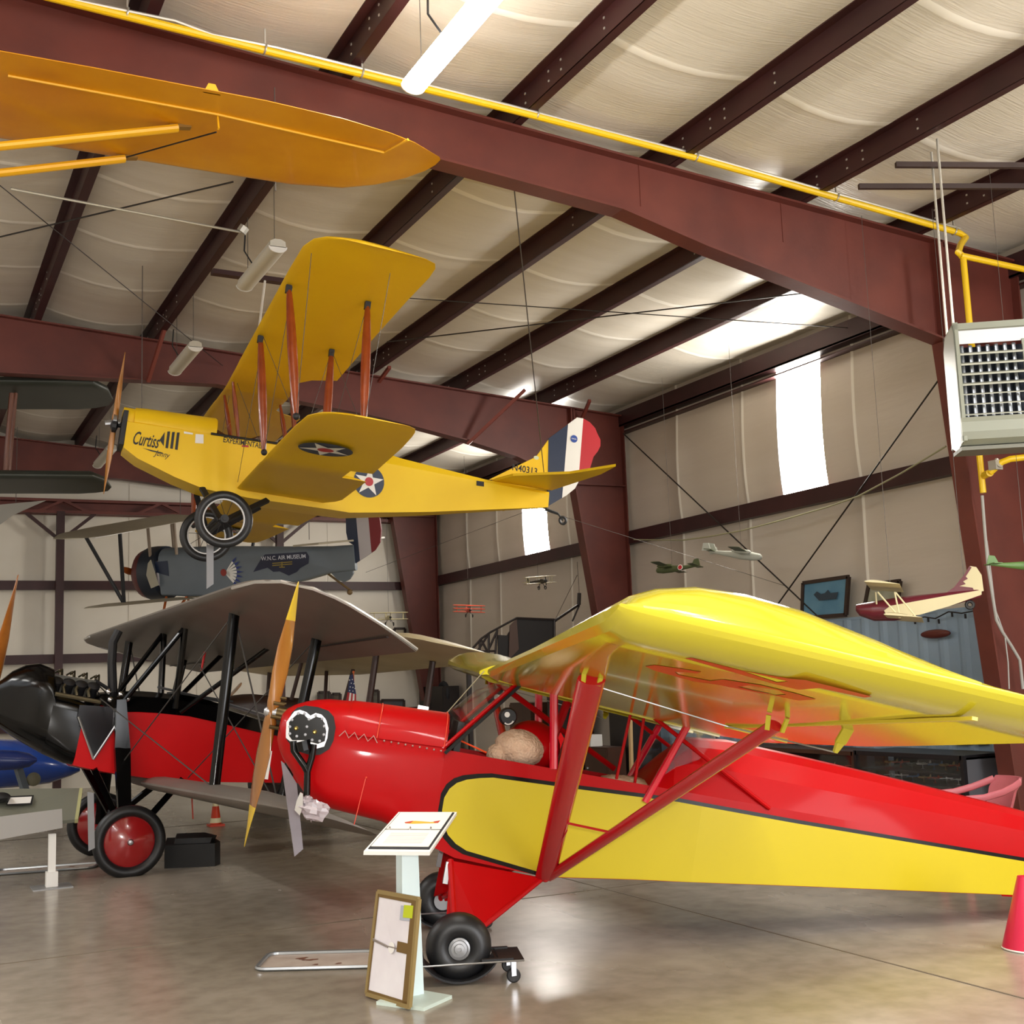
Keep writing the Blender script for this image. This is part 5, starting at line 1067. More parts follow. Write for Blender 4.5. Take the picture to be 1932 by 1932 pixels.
f = MB(); b0 = at(1932, 1792, Z=0); b0 = V((b0.x+.05, b0.y, 0)); f.lathe([(.15, .0), (.158, .0), (.05, .42), (.045, .42)], b0, (.05, 0, 1), 28); rc = f.build('red_cone', mat('raspberry_red', 'cc2247', .3)); tag(rc, 'raspberry red cone with a pale rim standing at the right edge', 'cone')
f = MB(); f.torus(b0, (.05, 0, 1), .155, .006, 32, 6); f.build('rim', WHITE, rc)
# orange marker stake and grey leg under the wings
f = MB(); f.bar(at(362, 1505, Y=15.2), at(364, 1545, Y=15.2), .035, .01); tag(f.build('orange_stake', ORG, smooth=False), 'orange stake standing on the floor near the traffic cone', 'stake')
# flag
fl0 = at(662, 1330, Y=15.5)
fg = thing('small_flag', 'small furled American flag among the biplane struts', 'flag', fl0)
ff = lambda px, py, y=15.5: at(px, py, Y=y)-fl0
f = MB(); f.tube([ff(668, 1345), ff(667, 1266)], .008, 6); f.ball(ff(667, 1268), .018, 8, 6); f.build('staff', mat('orange_staff', 'd86a3a', .5), fg)
f = MB(); 
def strip(mb, poly, dy=0): mb.prism([ff(*p, 15.48+dy) for p in poly], (0, .03, 0))
strip(f, ((661, 1275), (666, 1272), (672, 1310), (657, 1306))); f.build('canton', mat('flag_blue', '26305a', .6), fg, smooth=False)
f = MB()
for i, p in enumerate(((660, 1283), (665, 1282), (663, 1289), (668, 1290), (661, 1296), (666, 1297), (670, 1299), (660, 1303), (666, 1304))): strip(f, [(p[0]-1, p[1]), (p[0], p[1]-1.2), (p[0]+1, p[1]), (p[0], p[1]+1.2)], -.01)
f.build('stars', WHITE, fg, smooth=False)
for i in range(5):
    f = MB(); u0, u1 = i/5, (i+1)/5; strip(f, [(657+15*u0, 1306+4*u0), (657+15*u1, 1306+4*u1), (650+22*u1, 1345), (650+22*u0, 1345)]); f.build('stripe', mat('flag_red', 'b32a30', .6) if i % 2 == 0 else WHITE, fg, smooth=False)
# ================================================================ overhead services
GAS = mat('gas_yellow', 'e8bf10', .35); CON = mat('galvanised_conduit', 'b9b6ad', .35, .6)
g0 = at(1811, 440, Y=8.3)
gp = thing('gas_pipe', 'long yellow gas pipe clipped along the purlins beside the near rafter', 'pipe', g0)
gq = lambda px, py, y=8.3: at(px, py, Y=y)-g0
f = MB(); f.tube([gq(-160, -68), gq(125, 2), gq(520, 100), gq(966, 207), gq(1311, 297), gq(1811, 440), gq(1822, 448)], .03, 10); f.build('pipe_run', GAS, gp)
f = MB(); f.tube([gq(1822, 448), gq(1812, 462, 8.2), gq(1808, 476, 8.1), gq(1816, 484, 8.1)], .032, 10); f.tube([gq(1812, 482, 8.1), gq(1960, 514, 8.0)], .03, 10); f.build('branch_pipe', GAS, gp)
f = MB(); f.tube([gq(1817, 484, 8.1), gq(1829, 610, 8.1), gq(1838, 700, 8.42), gq(1847, 850, 8.42), gq(1855, 930, 8.42)], .03, 10); f.build('drop_pipe', GAS, gp)
f = MB(); f.tube([gq(1855, 898, 8.42), gq(1868, 892, 8.2)], .035, 10); f.tube([gq(1868, 892, 8.2), gq(1890, 872, 8.1), gq(1906, 866, 8.05), gq(1960, 860, 7.9)], .03, 10); f.build('valve_branch', GAS, gp)
f = MB(); f.box(gq(1878, 878, 8.15), (.09, .09, .09)); f.tube([gq(1878, 878, 8.15), gq(1881, 866, 8.15)], .018, 8); f.tube([gq(1872, 884, 8.2), gq(1886, 874, 8.1)], .04, 10); f.build('gas_valve', CON, gp, smooth=False)
for px, py in ((240, 25), (500, 93), (683, 138), (1013, 216), (1313, 296), (1578, 372), (1800, 436)):
    f = MB(); a = gq(px, py); f.torus(a, (1, 0, -.2), .036, .008, 12, 6); f.bar(a+V((0, 0, .03)), a+V((0, 0, .16)), .012, .012); f.build('pipe_clip', CON, gp)
f = MB(); f.tube([at(x, y-7, Y=8.28) for x, y in ((-160, -68), (125, 4), (330, 46), (400, 72), (520, 96), (966, 207), (1311, 297), (1811, 438))], .012, 6); tag(f.build('conduit', CON), 'thin grey conduit running along the yellow gas pipe', 'conduit')
f = MB(); f.tube([at(*p, Y=8.5) for p in ((1853, 935), (1858, 1000), (1864, 1070), (1880, 1170), (1890, 1190), (1908, 1218), (1924, 1245), (1930, 1300))], .015, 8); tag(f.build('cable', mat('pale_cable', 'a5a39e', .45)), 'pale flexible cable hanging down the near column below the gas valve', 'cable')
f = MB(); f.tube([at(*p, Y=8.5) for p in ((1862, 1020), (1878, 1150), (1896, 1200), (1902, 1250), (1904, 1300))], .007, 6); tag(f.build('cable', mat('pale_cable', 'a5a39e', .45)), 'thinner pale cable dropping straighter along the near column', 'cable')
# fluorescent fittings
def fixture(y0, y1, X, Z, label, lit):
    o = thing('fluorescent_light', label, 'ceiling light', (X, (y0+y1)/2, Z), 'hanging strip lights'); L = (y1-y0)/2
    k_ = .45 if lit else 1
    f = MB(); f.rings([[V((w*k_, y, z)) for w, z in ((-.07, .055), (-.03, .075), (.03, .075), (.07, .055), (.075, .0), (-.075, 0))] for y in (-L, L)]); f.build('housing', mat('lamp_housing', 'c5c1b4', .5), o, smooth=False)
    tubem = mat('lit_tube', 'fffaf2', .4, emit=52) if lit else mat('opal_diffuser', 'c9c3b2', .35)
    f = MB(); f.rings([[V((.085*math.cos(t), y, .005-.055*math.sin(t))) for t in ((-.75+(PI+1.5)*i/12 if lit else PI*i/12) for i in range(13))] for y in (-L+.01, L-.01)]); f.build('diffuser', tubem, o)
    f = MB()
    for y in (-L, L): f.prism([V((.088*math.cos(t), y, .005-.06*math.sin(t))) for t in (PI*i/10 for i in range(11))], (0, .012, 0))
    f.build('end_cap', mat('white_cap', 'e4e2dc', .4), o, smooth=False)
    f = MB(); f.tube([(-.05, L*.2, .07), (-.12, L*.25, .2), (-.1, L*.3, .42)], .008, 6); f.build('power_cord', BLKM, o)
    for y in (-L*.8, L*.8): f = MB(); f.tube([(0, y, .07), (0, y, zt(X)-Z)], .003, 4); f.build('hanger', WIRE, o)
    return o
fixture(5.75, 7.24, 3.02, 5.70, 'lit fluorescent strip light glowing white under the roof', True)
fixture(10.54, 11.74, 3.02, 5.70, 'unlit strip light beside the yellow biplane, nearest of the two by its upper wing', False)
fixture(14.1, 15.3, 3.04, 5.70, 'unlit strip light in front of the middle rafter, above the yellow biplane nose', False)
fixture(20.6, 22.2, 3.08, 5.70, 'small unlit strip light seen behind the propeller of the yellow biplane', False)
f = MB(); f.tube([at(20, 356, Z=5.95), at(455, 438, Z=5.95)], .012, 6); f.tube([at(455, 438, Z=5.95), at(462, 428, Z=6.0)], .05, 8); tag(f.build('conduit', CON), 'grey conduit with a junction box feeding the unlit strip lights', 'conduit')
f = MB(); f.bar(at(400, 513, Z=6.05), at(545, 533, Z=6.05), .1, .05); o = struct('cross_brace', f, STEELD, smooth=False)
# hanging steel angles and unit heater
for a, c in (((1690, 311), (1975, 313)), ((1620, 352), (1975, 352))):
    f = MB(); f.bar(at(*a, Z=5.9), at(*c, Z=5.9), .04, .045); struct('hanger_angle', f, mat('dark_angle', '3a2b28', .5), smooth=False)
HA = far(1797, 611, 10.0); ha = math.radians(124)
U = V((math.sin(ha), math.cos(ha), 0)); N_ = V((U.y, -U.x, 0)); N_ = N_ if N_.dot(HA) < 0 else -N_
hm = Matrix((U, -N_, V((0, 0, 1)))).transposed().to_4x4(); hm.translation = HA+V((0, 0, -.98))
ht = thing('unit_heater', 'grey unit heater with a louvred front hanging at the near column', 'heater', hm)
HG = mat('heater_enamel', '8a8d80', .3, .2); W_, D_, H_ = 1.12, .40, .98
f = MB(); sec = [(.0, .0), (.0, .93), (.03, .97), (.08, .98)]
f.add([], [])
f.prism([(0, 0, .0), (0, 0, .93), (0, .05, .98), (0, D_-.09, .95), (0, D_, .84), (0, D_, .02), (0, D_*.5, -.05)], (.012, 0, 0))
f.prism([(W_-.012, 0, .0), (W_-.012, 0, .93), (W_-.012, .05, .98), (W_-.012, D_-.09, .95), (W_-.012, D_, .84), (W_-.012, D_, .02), (W_-.012, D_*.5, -.05)], (.012, 0, 0))
f.prism([(0, 0, .93), (0, .05, .98), (0, D_-.09, .95), (0, D_-.09, .94), (0, .05, .965), (0, .015, .92)], (W_, 0, 0))
f.box((W_/2, D_-.006, .42), (W_, .012, .84)); f.build('casing', HG, ht, smooth=False)
f = MB(); f.box((W_/2, .008, .955), (W_, .016, .05)); f.box((.02, .008, .5), (.04, .016, .98)); f.box((W_-.02, .008, .5), (.04, .016, .98)); f.box((.555, .006, .49), (.055, .02, .66))
f.rings([[V((x, y, z)) for y, z in ((.0, .20), (-.012, .16), (-.01, .08), (.01, .02), (.06, -.02), (.08, 0), (.03, .05), (.015, .2))] for x in (0, W_)]); f.build('front_frame', HG, ht, smooth=False)
f = MB(); f.box((W_/2, .02, .87), (W_-.08, .01, .12)); f.build('blank_panel', mat('heater_white', 'cfd0d6', .3), ht, smooth=False)
f = MB(); f.box((W_/2, .14, .5), (W_-.08, .01, .62)); f.build('heat_exchanger', mat('dark_core', '1d222c', .4, .5), ht, smooth=False)
for i in range(7):
    z = .76-.084*i; f = MB(); f.box((W_/2, .03, z-.03), (W_-.08, .07 if i < 4 else .03, .014 if i < 4 else .008), Matrix.Rotation(.35, 3, 'X')); f.build('louvre', mat('louvre_grey', 'a9aa9c', .35, .3), ht, smooth=False)
f = MB()
for i in range(15):
    x = .075+.068*i
    if abs(x-.555) > .03: f.lathe([(.017, .2), (.017, .81)], (x, .09, 0), (0, 0, 1), 8)
f.build('vertical_vanes', mat('vane_metal', 'aab0b8', .25, .8), ht)
f = MB(); f.box((W_/2, D_*.5, -.045), (W_, D_*.75, .03)); f.build('base_pan', mat('base_grey', '6f6f64', .5), ht, smooth=False)
for u_, d_ in ((.02, .3), (.02, .06), (W_-.05, .2)):
    f = MB(); a = V((u_, d_, .95)); w_ = hm@a; f.tube([a, a+V((0, 0, max(.5, zt(w_.x)-w_.z+.05)))], .011, 6); f.build('hanger_rod', CON, ht)
# ================================================================ model aeroplanes hung along the side wall
def small_plane(pos, head, L, col, wingcol, label, decks=1, tail=None, wheels=True, roll=0, pitch=0, engines=0, span=1.2, disc_=None, twin=False, wire=True, canopy=None):
    P_ = Pose(pos, head, pitch, roll); o = thing('model_airplane', label, 'model airplane', P_.M, 'hanging model aeroplanes')
    f = MB(); f.rings([[V((x*L, w*L*math.cos(t), z*L+h*L*math.sin(t))) for t in (2*PI*i/12 for i in range(12))] for x, w, h, z in ((.38, .02, .02, 0), (.35, .05, .055, 0), (.2, .065, .075, 0), (0, .06, .075, .005), (-.3, .035, .045, .015), (-.6, .01, .02, .03))]); fu_ = f.build('fuselage', col, o)
    zs_ = {1: (.04,), 2: (-.06, .15), 3: (-.07, .05, .17)}[decks]
    for z in zs_:
        f = MB(); wing2(f, [(s_*L, .18*L, -.04*L, z*L, k) for s_, k in ((-span/2, .5), (-span/2+.06, 1), (0, 1.2), (span/2-.06, 1), (span/2, .5))], 0); f.build('wing', wingcol, o)
    if decks > 1:
        for s_ in (-1, 1):
            for x in (.12, .0):
                f = MB(); f.tube([(x*L, s_*span*.38*L, zs_[0]*L), (x*L, s_*span*.38*L, zs_[-1]*L)], .008*L, 6); f.build('strut', wingcol, o)
                f = MB(); f.tube([(x*L, s_*.05*L, .05*L), (x*L, s_*.07*L, zs_[-1]*L)], .006*L, 6); f.build('strut', wingcol, o)
    f = MB(); f.prism([(-.45*L, -.008*L, .03*L), (-.52*L, -.008*L, .17*L), (-.62*L, -.008*L, .18*L), (-.66*L, -.008*L, .03*L)], (0, .016*L, 0))
    if twin: f.prism([(-.5*L, -.2*L, .03*L), (-.55*L, -.2*L, .15*L), (-.65*L, -.2*L, .14*L), (-.66*L, -.2*L, .0)], (0, .012*L, 0)); f.prism([(-.5*L, .2*L, .03*L), (-.55*L, .2*L, .15*L), (-.65*L, .2*L, .14*L), (-.66*L, .2*L, .0)], (0, .012*L, 0))
    f.build('tail_fin', tail or col, o, smooth=False)
    f = MB(); f.prism([(-.48*L, -.22*L, .03*L), (-.62*L, -.22*L, .03*L), (-.62*L, .22*L, .03*L), (-.48*L, .22*L, .03*L)], (0, 0, .012*L)); f.build('tailplane', wingcol, o, smooth=False)
    if wheels:
        for s_ in (-1, 1):
            f = MB(); f.torus((.16*L, s_*.13*L, -.2*L), (0, 1, 0), .05*L, .016*L, 16, 6); f.tube([(.16*L, s_*.13*L, -.2*L), (.14*L, s_*.05*L, -.05*L)], .01*L, 6); f.build('wheel', RUB, o)
    f = MB(); f.lathe([(.0, .03), (.02, .02), (.025, -.01)], (.39*L, 0, 0), (1, 0, 0), 10); f.bar((.39*L, 0, -.14*L), (.39*L, 0, .14*L), .012*L, .03*L); f.build('propeller', BLKM, o, smooth=False) if not engines else None
    for e_ in range(engines):
        for s_ in (-1, 1):
            y = s_*(.2+.17*e_)*L; f = MB(); f.lathe([(.02*L, -.1*L), (.035*L, 0), (.038*L, .2*L), (.02*L, .24*L)], (0, y, .04*L), (1, 0, 0), 10); f.build('engine', col, o)
    if disc_:
        for s_ in (1, -1):
            f = MB(); f.lathe([(.06*L, 0), (.06*L, .004*L)], (-.22*L, s_*.050*L, .012*L), (0, s_, 0), 16); f.build('disc_border', WHITE, fu_, smooth=False)
            f = MB(); f.lathe([(.045*L, 0), (.045*L, .008*L)], (-.22*L, s_*.050*L, .012*L), (0, s_, 0), 16); f.build('disc', disc_, fu_, smooth=False)
    if canopy: f = MB(); f.ball((.12*L, 0, .07*L), (.1*L, .035*L, .04*L), 10, 6); f.build('canopy', canopy, fu_)
    if wire:
        p = P_.w((0, 0, .17*L if decks > 1 else .06*L)); f = MB(); f.tube([p, V((p.x, p.y, zt(p.x)+.01))], .0025, 4); o2 = f.build('suspension_wire', HW); o2['kind'] = 'structure'
    return o
ORR = mat('model_orange_red', 'd2543a', .4); CRW = mat('model_cream', 'd6cba2', .5); OLV = mat('model_olive', '4a5232', .45); MGR = mat('model_grey', 'a5a79c', .4); MGN = mat('model_green', '55773c', .45); MDK = mat('model_dark', '3a352c', .5)
small_plane(at(884, 1152, X=9.4), (-.25, -.97), .5, ORR, ORR, 'small orange-red triplane model hanging before the side wall', 3, roll=-3)
small_plane(at(1016, 1098, X=9.2), (.15, -.99), .5, MDK, CRW, 'small cream winged biplane model hanging below the far bright window', 2, roll=4)
small_plane(at(733, 1166, Y=22.6), (-.2, -.98), .62, CRW, CRW, 'small cream biplane model hanging near the end wall corner', 2, roll=0)
small_plane(at(1268, 1074, X=9.6), (-.45, .89), .66, OLV, OLV, 'dark green model bomber with a red disc hanging over the yellow wing', 1, wheels=False, engines=1, disc_=INR, roll=8)
small_plane(at(1398, 1048, X=9.5), (.55, -.83), .72, MGR, OLV, 'grey twin-finned model flying boat hanging above the yellow wing', 1, wheels=False, engines=1, twin=True, roll=-6, pitch=-9)
small_plane(at(1936, 1068, Y=7.2), (.9, -.43), .5, MGN, MGN, 'light green model fighter hanging at the right edge', 1, wheels=False, canopy=GLASS, pitch=-2, tail=MGN)
# large maroon and cream model
MAR = mat('model_maroon', '651a2a', .35, coat=.3)
mX = 9.5; mh = (at(1615, 1148, X=mX)-at(1850, 1108, X=mX)); MP = Pose(at(1700, 1140, X=mX), (mh.x, mh.y), 0); mpitch = math.degrees(math.asin(mh.z/mh.length)); MP = Pose(at(1702, 1138, X=8.2), (-.7, .714), 7)
mb_ = thing('model_biplane', 'large maroon and cream model biplane hanging before the side wall', 'model airplane', MP.M, 'hanging model aeroplanes')
mm = lambda px, py, y=.1: MP.at(px, py, 'y', y)
f = MB(); rs = []
for t, b_, w in (((1614, 1140), (1614, 1152), .03), ((1622, 1138), (1628, 1162), .08), ((1650, 1133), (1660, 1172), .12), ((1690, 1126), (1700, 1172), .12), ((1725, 1122), (1730, 1163), .11), ((1780, 1117), (1785, 1147), .07), ((1835, 1111), (1840, 1131), .03), ((1852, 1110), (1852, 1126), .01)):
    a, c = mm(*t), mm(*b_); rs.append([V((a.x, w*math.cos(k), (a.z+c.z)/2+(a.z-c.z)/2*math.sin(k))) for k in (2*PI*i/14 for i in range(14))])
f.rings(rs); f.build('fuselage', MAR, mb_)
f = MB(); f.prism([mm(*p, .125)+V((0, 0, 0)) for p in ((1668, 1152), (1680, 1143), (1730, 1134), (1780, 1125), (1852, 1113), (1852, 1122), (1790, 1144), (1735, 1160), (1690, 1164), (1672, 1160))], (0, .004, 0)); f.build('cream_side', CRW, mb_, smooth=False)
f = MB(); f.prism([mm(*p, .0)+V((0, -.01, 0)) for p in ((1786, 1118), (1800, 1108), (1818, 1086), (1830, 1068), (1842, 1070), (1852, 1085), (1856, 1115), (1840, 1118))], (0, .02, 0)); tfn = f.build('tail_fin', CRW, mb_, smooth=False)
f = MB(); f.prism([mm(*p, .0)+V((0, .012, 0)) for p in ((1786, 1118), (1800, 1108), (1818, 1086), (1829, 1068), (1833, 1071), (1822, 1088), (1826, 1092), (1817, 1097), (1822, 1102), (1810, 1106), (1835, 1109), (1838, 1115))], (0, .004, 0)); f.build('maroon_scallop', MAR, tfn, smooth=False)
for z, (a, c), nm in ((0, ((1637, 1112), (1702, 1106)), 'upper_wing'), (1, ((1672, 1172), (1742, 1165)), 'lower_wing')):
    p0, p1 = mm(*a, .0), mm(*c, .0); xs_, xe = p0.x, p1.x; zz = (p0.z+p1.z)/2
    f = MB(); wing2(f, [(y, xs_, xe, zz, k) for y, k in ((-.62, .5), (-.56, 1), (0, 1), (.56, 1), (.62, .5))], 0); f.build(nm, CRW, mb_)
for a, c in (((1656, 1117), (1698, 1166)), ((1688, 1117), (1698, 1166)), ((1690, 1118), (1728, 1164)), ((1652, 1117), (1654, 1140))):
    f = MB(); f.tube([mm(*a, .5 if a[0] != 1652 else .1), mm(*c, .5 if a[0] != 1652 else .1)], .008, 6); f.build('strut', CRW, mb_)
f = MB(); f.torus(mm(1830, 1141, .0), (0, 1, 0), .03, .015, 14, 6); f.build('tail_wheel', RUB, mb_)
for px in (1680, 1820):
    p = MP.w(mm(px, 1110, 0)); f = MB(); f.tube([p, V((p.x, p.y, zt(p.x)))], .003, 4); struct('suspension_wire', f, HW)
# ================================================================ on and along the side wall
def on_wall(name, quad, X, label, cat, frame_m, face_m, th=.03, group=None):
    c = sum((at(*p, X=X) for p in quad), V())/4; o = thing(name, label, cat, c, group); q_ = [at(*p, X=X)-c for p in quad]
    f = MB(); f.prism(q_, (th, 0, 0)); f.build('face', face_m, o, smooth=False)
    f = MB()
    for a, b_ in zip(q_, q_[1:]+q_[:1]): f.bar(a, b_, .045, .04, up=(1, 0, 0))
    f.build('frame', frame_m, o, smooth=False); return o, q_
DKW = mat('dark_frame_wood', '33241c', .5); SEA = mat('painted_sea', '4f7d99', .6, var='6590a8', vscale=3)
o, q_ = on_wall('framed_painting', [(1516, 1100), (1601, 1088), (1596, 1160), (1514, 1166)], 10.2, 'framed painting of a grey warship on blue sea', 'picture', DKW, SEA)
sq_ = lambda px, py: at(px, py, X=10.15)-o.matrix_world.translation
o_loc = o.location.copy(); sq_ = lambda px, py: at(px, py, X=10.17)-o_loc
f = MB(); f.prism([sq_(*p) for p in ((1535, 1122), (1541, 1116), (1548, 1121), (1556, 1119), (1562, 1113), (1566, 1119), (1581, 1117), (1577, 1130), (1545, 1133))], (.005, 0, 0)); f.build('painted_ship', mat('painted_ship', '32404c', .7), o, smooth=False)
on_wall('framed_painting', [(1640, 1104), (1698, 1096), (1692, 1140), (1632, 1146)], 10.2, 'pale framed picture behind the maroon and cream model', 'picture', DKW, mat('pale_picture', 'a8a796', .6, var='8f957f', vscale=8))
f = MB(); f.ball(at(1765, 1196, X=10.18), (.04, .22, .05), 14, 8); tag(f.build('brown_plaque', mat('brown_lacquer', '5a241c', .4)), 'brown rounded plaque on the blue ribbed wall', 'plaque')
lc_ = thing('light_string', 'dark string of small lamps along the top of the blue wall', 'lights', at(1750, 1165, X=10.15)); l0 = at(1750, 1165, X=10.15)
pts = [(1720, 1168), (1745, 1164), (1765, 1167), (1790, 1154), (1815, 1157), (1840, 1152), (1856, 1145)]
f = MB(); f.tube([at(*p, X=10.15)-l0 for p in pts], .008, 5); f.build('cord', BLKM, lc_)
for i, p in enumerate(pts[:-1]):
    f = MB(); a = at(p[0]+6, p[1]+1, X=10.14)-l0; f.tube([a, a+V((0, 0, -.05))], .012, 6); f.build('lamp', BLKM, lc_)
rope = [(1196, 1018), (1245, 1019), (1290, 1019), (1340, 1012), (1400, 1001), (1480, 980), (1560, 957), (1620, 936), (1700, 893), (1785, 842)]
f = MB(); f.tube([at(*p, X=10.05) for p in rope], .010, 6); tag(f.build('rope', mat('pale_rope', '9d9a78', .8)), 'pale rope sagging along the side wall from column to heater', 'rope')
# skeleton fuselage frame at the back
SK = mat('dark_tube', '231a18', .5); SKP = mat('dark_panel', '1b1614', .7); SKB = mat('brown_panel', '4a352b', .6)
sY = 17.1; s0 = at(960, 1240, Y=sY); s0 = V((s0.x, s0.y, 0))
sk = thing('fuselage_frame', 'bare dark fuselage skeleton standing by the far side wall', 'airplane frame', s0)
sp = lambda px, py, d=0: at(px, py, Y=sY+d)-s0
for d in (0, .6):
    f = MB()
    for a, c in (((884, 1232), (908, 1205)), ((908, 1205), (925, 1193)), ((925, 1193), (975, 1166)), ((975, 1166), (1046, 1169)), ((884, 1235), (884, 1262)), ((884, 1262), (1046, 1262)), ((905, 1210), (905, 1262)), ((922, 1196), (922, 1262)), ((938, 1188), (932, 1262)), ((908, 1208), (938, 1262)), ((922, 1196), (890, 1245)), ((890, 1230), (935, 1228)), ((938, 1190), (905, 1262)), ((1046, 1169), (1046, 1262))): f.tube([sp(*a, d), sp(*c, d)], .018, 6)
    f.build('frame_side', SK, sk)
f = MB()
for p in ((884, 1232), (908, 1205), (925, 1193), (975, 1166), (1046, 1169)): f.tube([sp(*p), sp(*p, .6)], .015, 6)
f.build('cross_tubes', SK, sk)
f = MB(); f.prism([sp(*p, .02) for p in ((940, 1198), (957, 1199), (975, 1168), (1047, 1171), (1050, 1262), (940, 1262))], (0, .02, 0)); f.build('cover_panel', SKP, sk, smooth=False)
f = MB(); f.prism([sp(*p, -.01) for p in ((962, 1180), (975, 1168), (979, 1225), (960, 1245))], (0, .015, 0)); f.prism([sp(*p, -.01) for p in ((874, 1232), (888, 1232), (888, 1262), (872, 1262))], (0, .3, 0)); f.build('brown_panel', SKB, sk, smooth=False)
f = MB(); f.tube([sp(1046, 1172), sp(1092, 1141)], .022, 6); f.tube([sp(1092, 1141), sp(1093, 1119)], .03, 6); f.tube([sp(1093, 1142), sp(1080, 1172)], .014, 6); f.tube([sp(1093, 1119), sp(1089, 1060)], .004, 4); f.tube([sp(1046, 1172), sp(1089, 1085)], .004, 4); f.build('tail_boom', SK, sk)
for px in (884, 1046):
    f = MB()
    for d in (0, .6): a = sp(px, 1262, d); f.bar(a, V((a.x, a.y, 0)), .06, .06)
    f.build('trestle_leg', SK, sk, smooth=False)
# back wall clutter: pictures and a panel
for quad, lab, m_ in (([(601, 1306), (622, 1306), (622, 1330), (601, 1330)], 'dark small picture on the end wall behind the red nose cowling', mat('dark_picture', '4a4438', .6)), ([(627, 1309), (642, 1309), (642, 1330), (627, 1330)], 'brown small picture on the end wall next to the dark one', mat('brown_picture', '6b5a48', .6, var='3b342c', vscale=12)), ([(702, 1303), (714, 1303), (714, 1345), (702, 1345)], 'narrow tall picture on the end wall beside a brown strut', mat('narrow_picture', '7a7263', .6, var='3f3d38', vscale=10)), ([(720, 1321), (762, 1321), (762, 1345), (720, 1345)], 'wide dark framed picture low on the end wall', mat('wide_picture', '4a4c50', .5)), ([(744, 1186), (764, 1186), (764, 1230), (744, 1230)], 'brown framed picture high on the end wall by the corner column', mat('cream_picture', 'b5ab92', .6))):
    Yw = 24.3; c = sum((at(*p, Y=Yw) for p in quad), V())/4; o = thing('framed_picture', lab, 'picture', c); q_ = [at(*p, Y=Yw)-c for p in quad]
    f = MB(); f.prism(q_, (0, .03, 0)); f.build('face', m_, o, smooth=False)
    f = MB()
    for a, b_ in zip(q_, q_[1:]+q_[:1]): f.bar(a, b_, .05, .04, up=(0, 1, 0))
    f.build('frame', DKW, o, smooth=False)
# cabinets and display cases along the side wall
def box_between(px0, py0, px1, X, depth, z0, name, label, cat, m, group=None):
    a, c = at(px0, py0, X=X), at(px1, py0, X=X); y0, y1 = min(a.y, c.y), max(a.y, c.y); top = a.z
    return V((X, (y0+y1)/2, 0)), y1-y0, top
def cabinet(px0, px1, py, X, depth, label, m, doors=2, top_m=None, paper=None):
    o_, L, top = box_between(px0, py, px1, X, depth, 0, '', '', '', m); o = thing('cabinet', label, 'cabinet', o_)
    f = MB(); f.box((depth/2, 0, top/2), (depth, L, top)); f.build('body', m, o, smooth=False)
    for i in range(doors):
        y = -L/2+L/doors*(i+.5); f = MB(); f.box((-.01, y, top/2), (.02, L/doors-.02, top-.06)); d = f.build('door', m, o, smooth=False)
        f = MB(); f.ball((-.03, y+L/doors*.35, top*.55), .018, 8, 6); f.build('knob', ALU, d)
    if paper: f = MB(); f.box((-.023, L*.1, top-.25), (.004, .2, .16)); f.build('paper_notice', WHITE, o, smooth=False)
    return o
BRW = mat('brown_cabinet', '4a2c1c', .45, var='3a2114', vscale=4, stretch=(1, 1, .2)); DKC = mat('dark_cabinet', '221a17', .5)
cabinet(792, 836, 1296, 9.9, .35, 'tall dark cabinet with a paper notice at the corner behind the red cowling', DKC, 2, paper=True)
f = MB(); f.torus(at(837, 1308, X=10.0), (1, 0, 0), .2, .05, 24, 8); tag(f.build('dark_wreath', mat('dark_ring', '22242a', .7)), 'dark round wreath on the blue wall beside the tall dark cabinet', 'wreath')
cabinet(962, 1003, 1326, 9.8, .4, 'brown wooden cabinet seen through the cockpit of the red aeroplane', BRW, 1)
cabinet(1033, 1072, 1308, 9.75, .45, 'tall nearly black cabinet behind the cockpit post of the red aeroplane', DKC, 1)
cabinet(1104, 1146, 1408, 9.2, .3, 'low brown cabinet under the white box behind the cockpit', BRW, 1)
cabinet(1150, 1190, 1340, 9.6, .5, 'tall dark brown cabinet behind the rear cockpit window', DKC, 1)
wb = at(1111, 1399, X=9.25); f = MB(); f.box((wb.x+.05, wb.y, wb.z), (.2, .28, .2)); tag(f.build('white_box', WHITE, smooth=False), 'white box standing on the low brown cabinet', 'box')
f = MB(); a, c = at(1189, 1352, X=9.1), at(1188, 1406, X=9.1); f.bar(a, V((c.x, c.y, 0)), .05, .04); tag(f.build('pale_post', mat('pale_wood', 'c9a878', .6), smooth=False), 'pale wooden post standing before the dark brown cabinet', 'post')
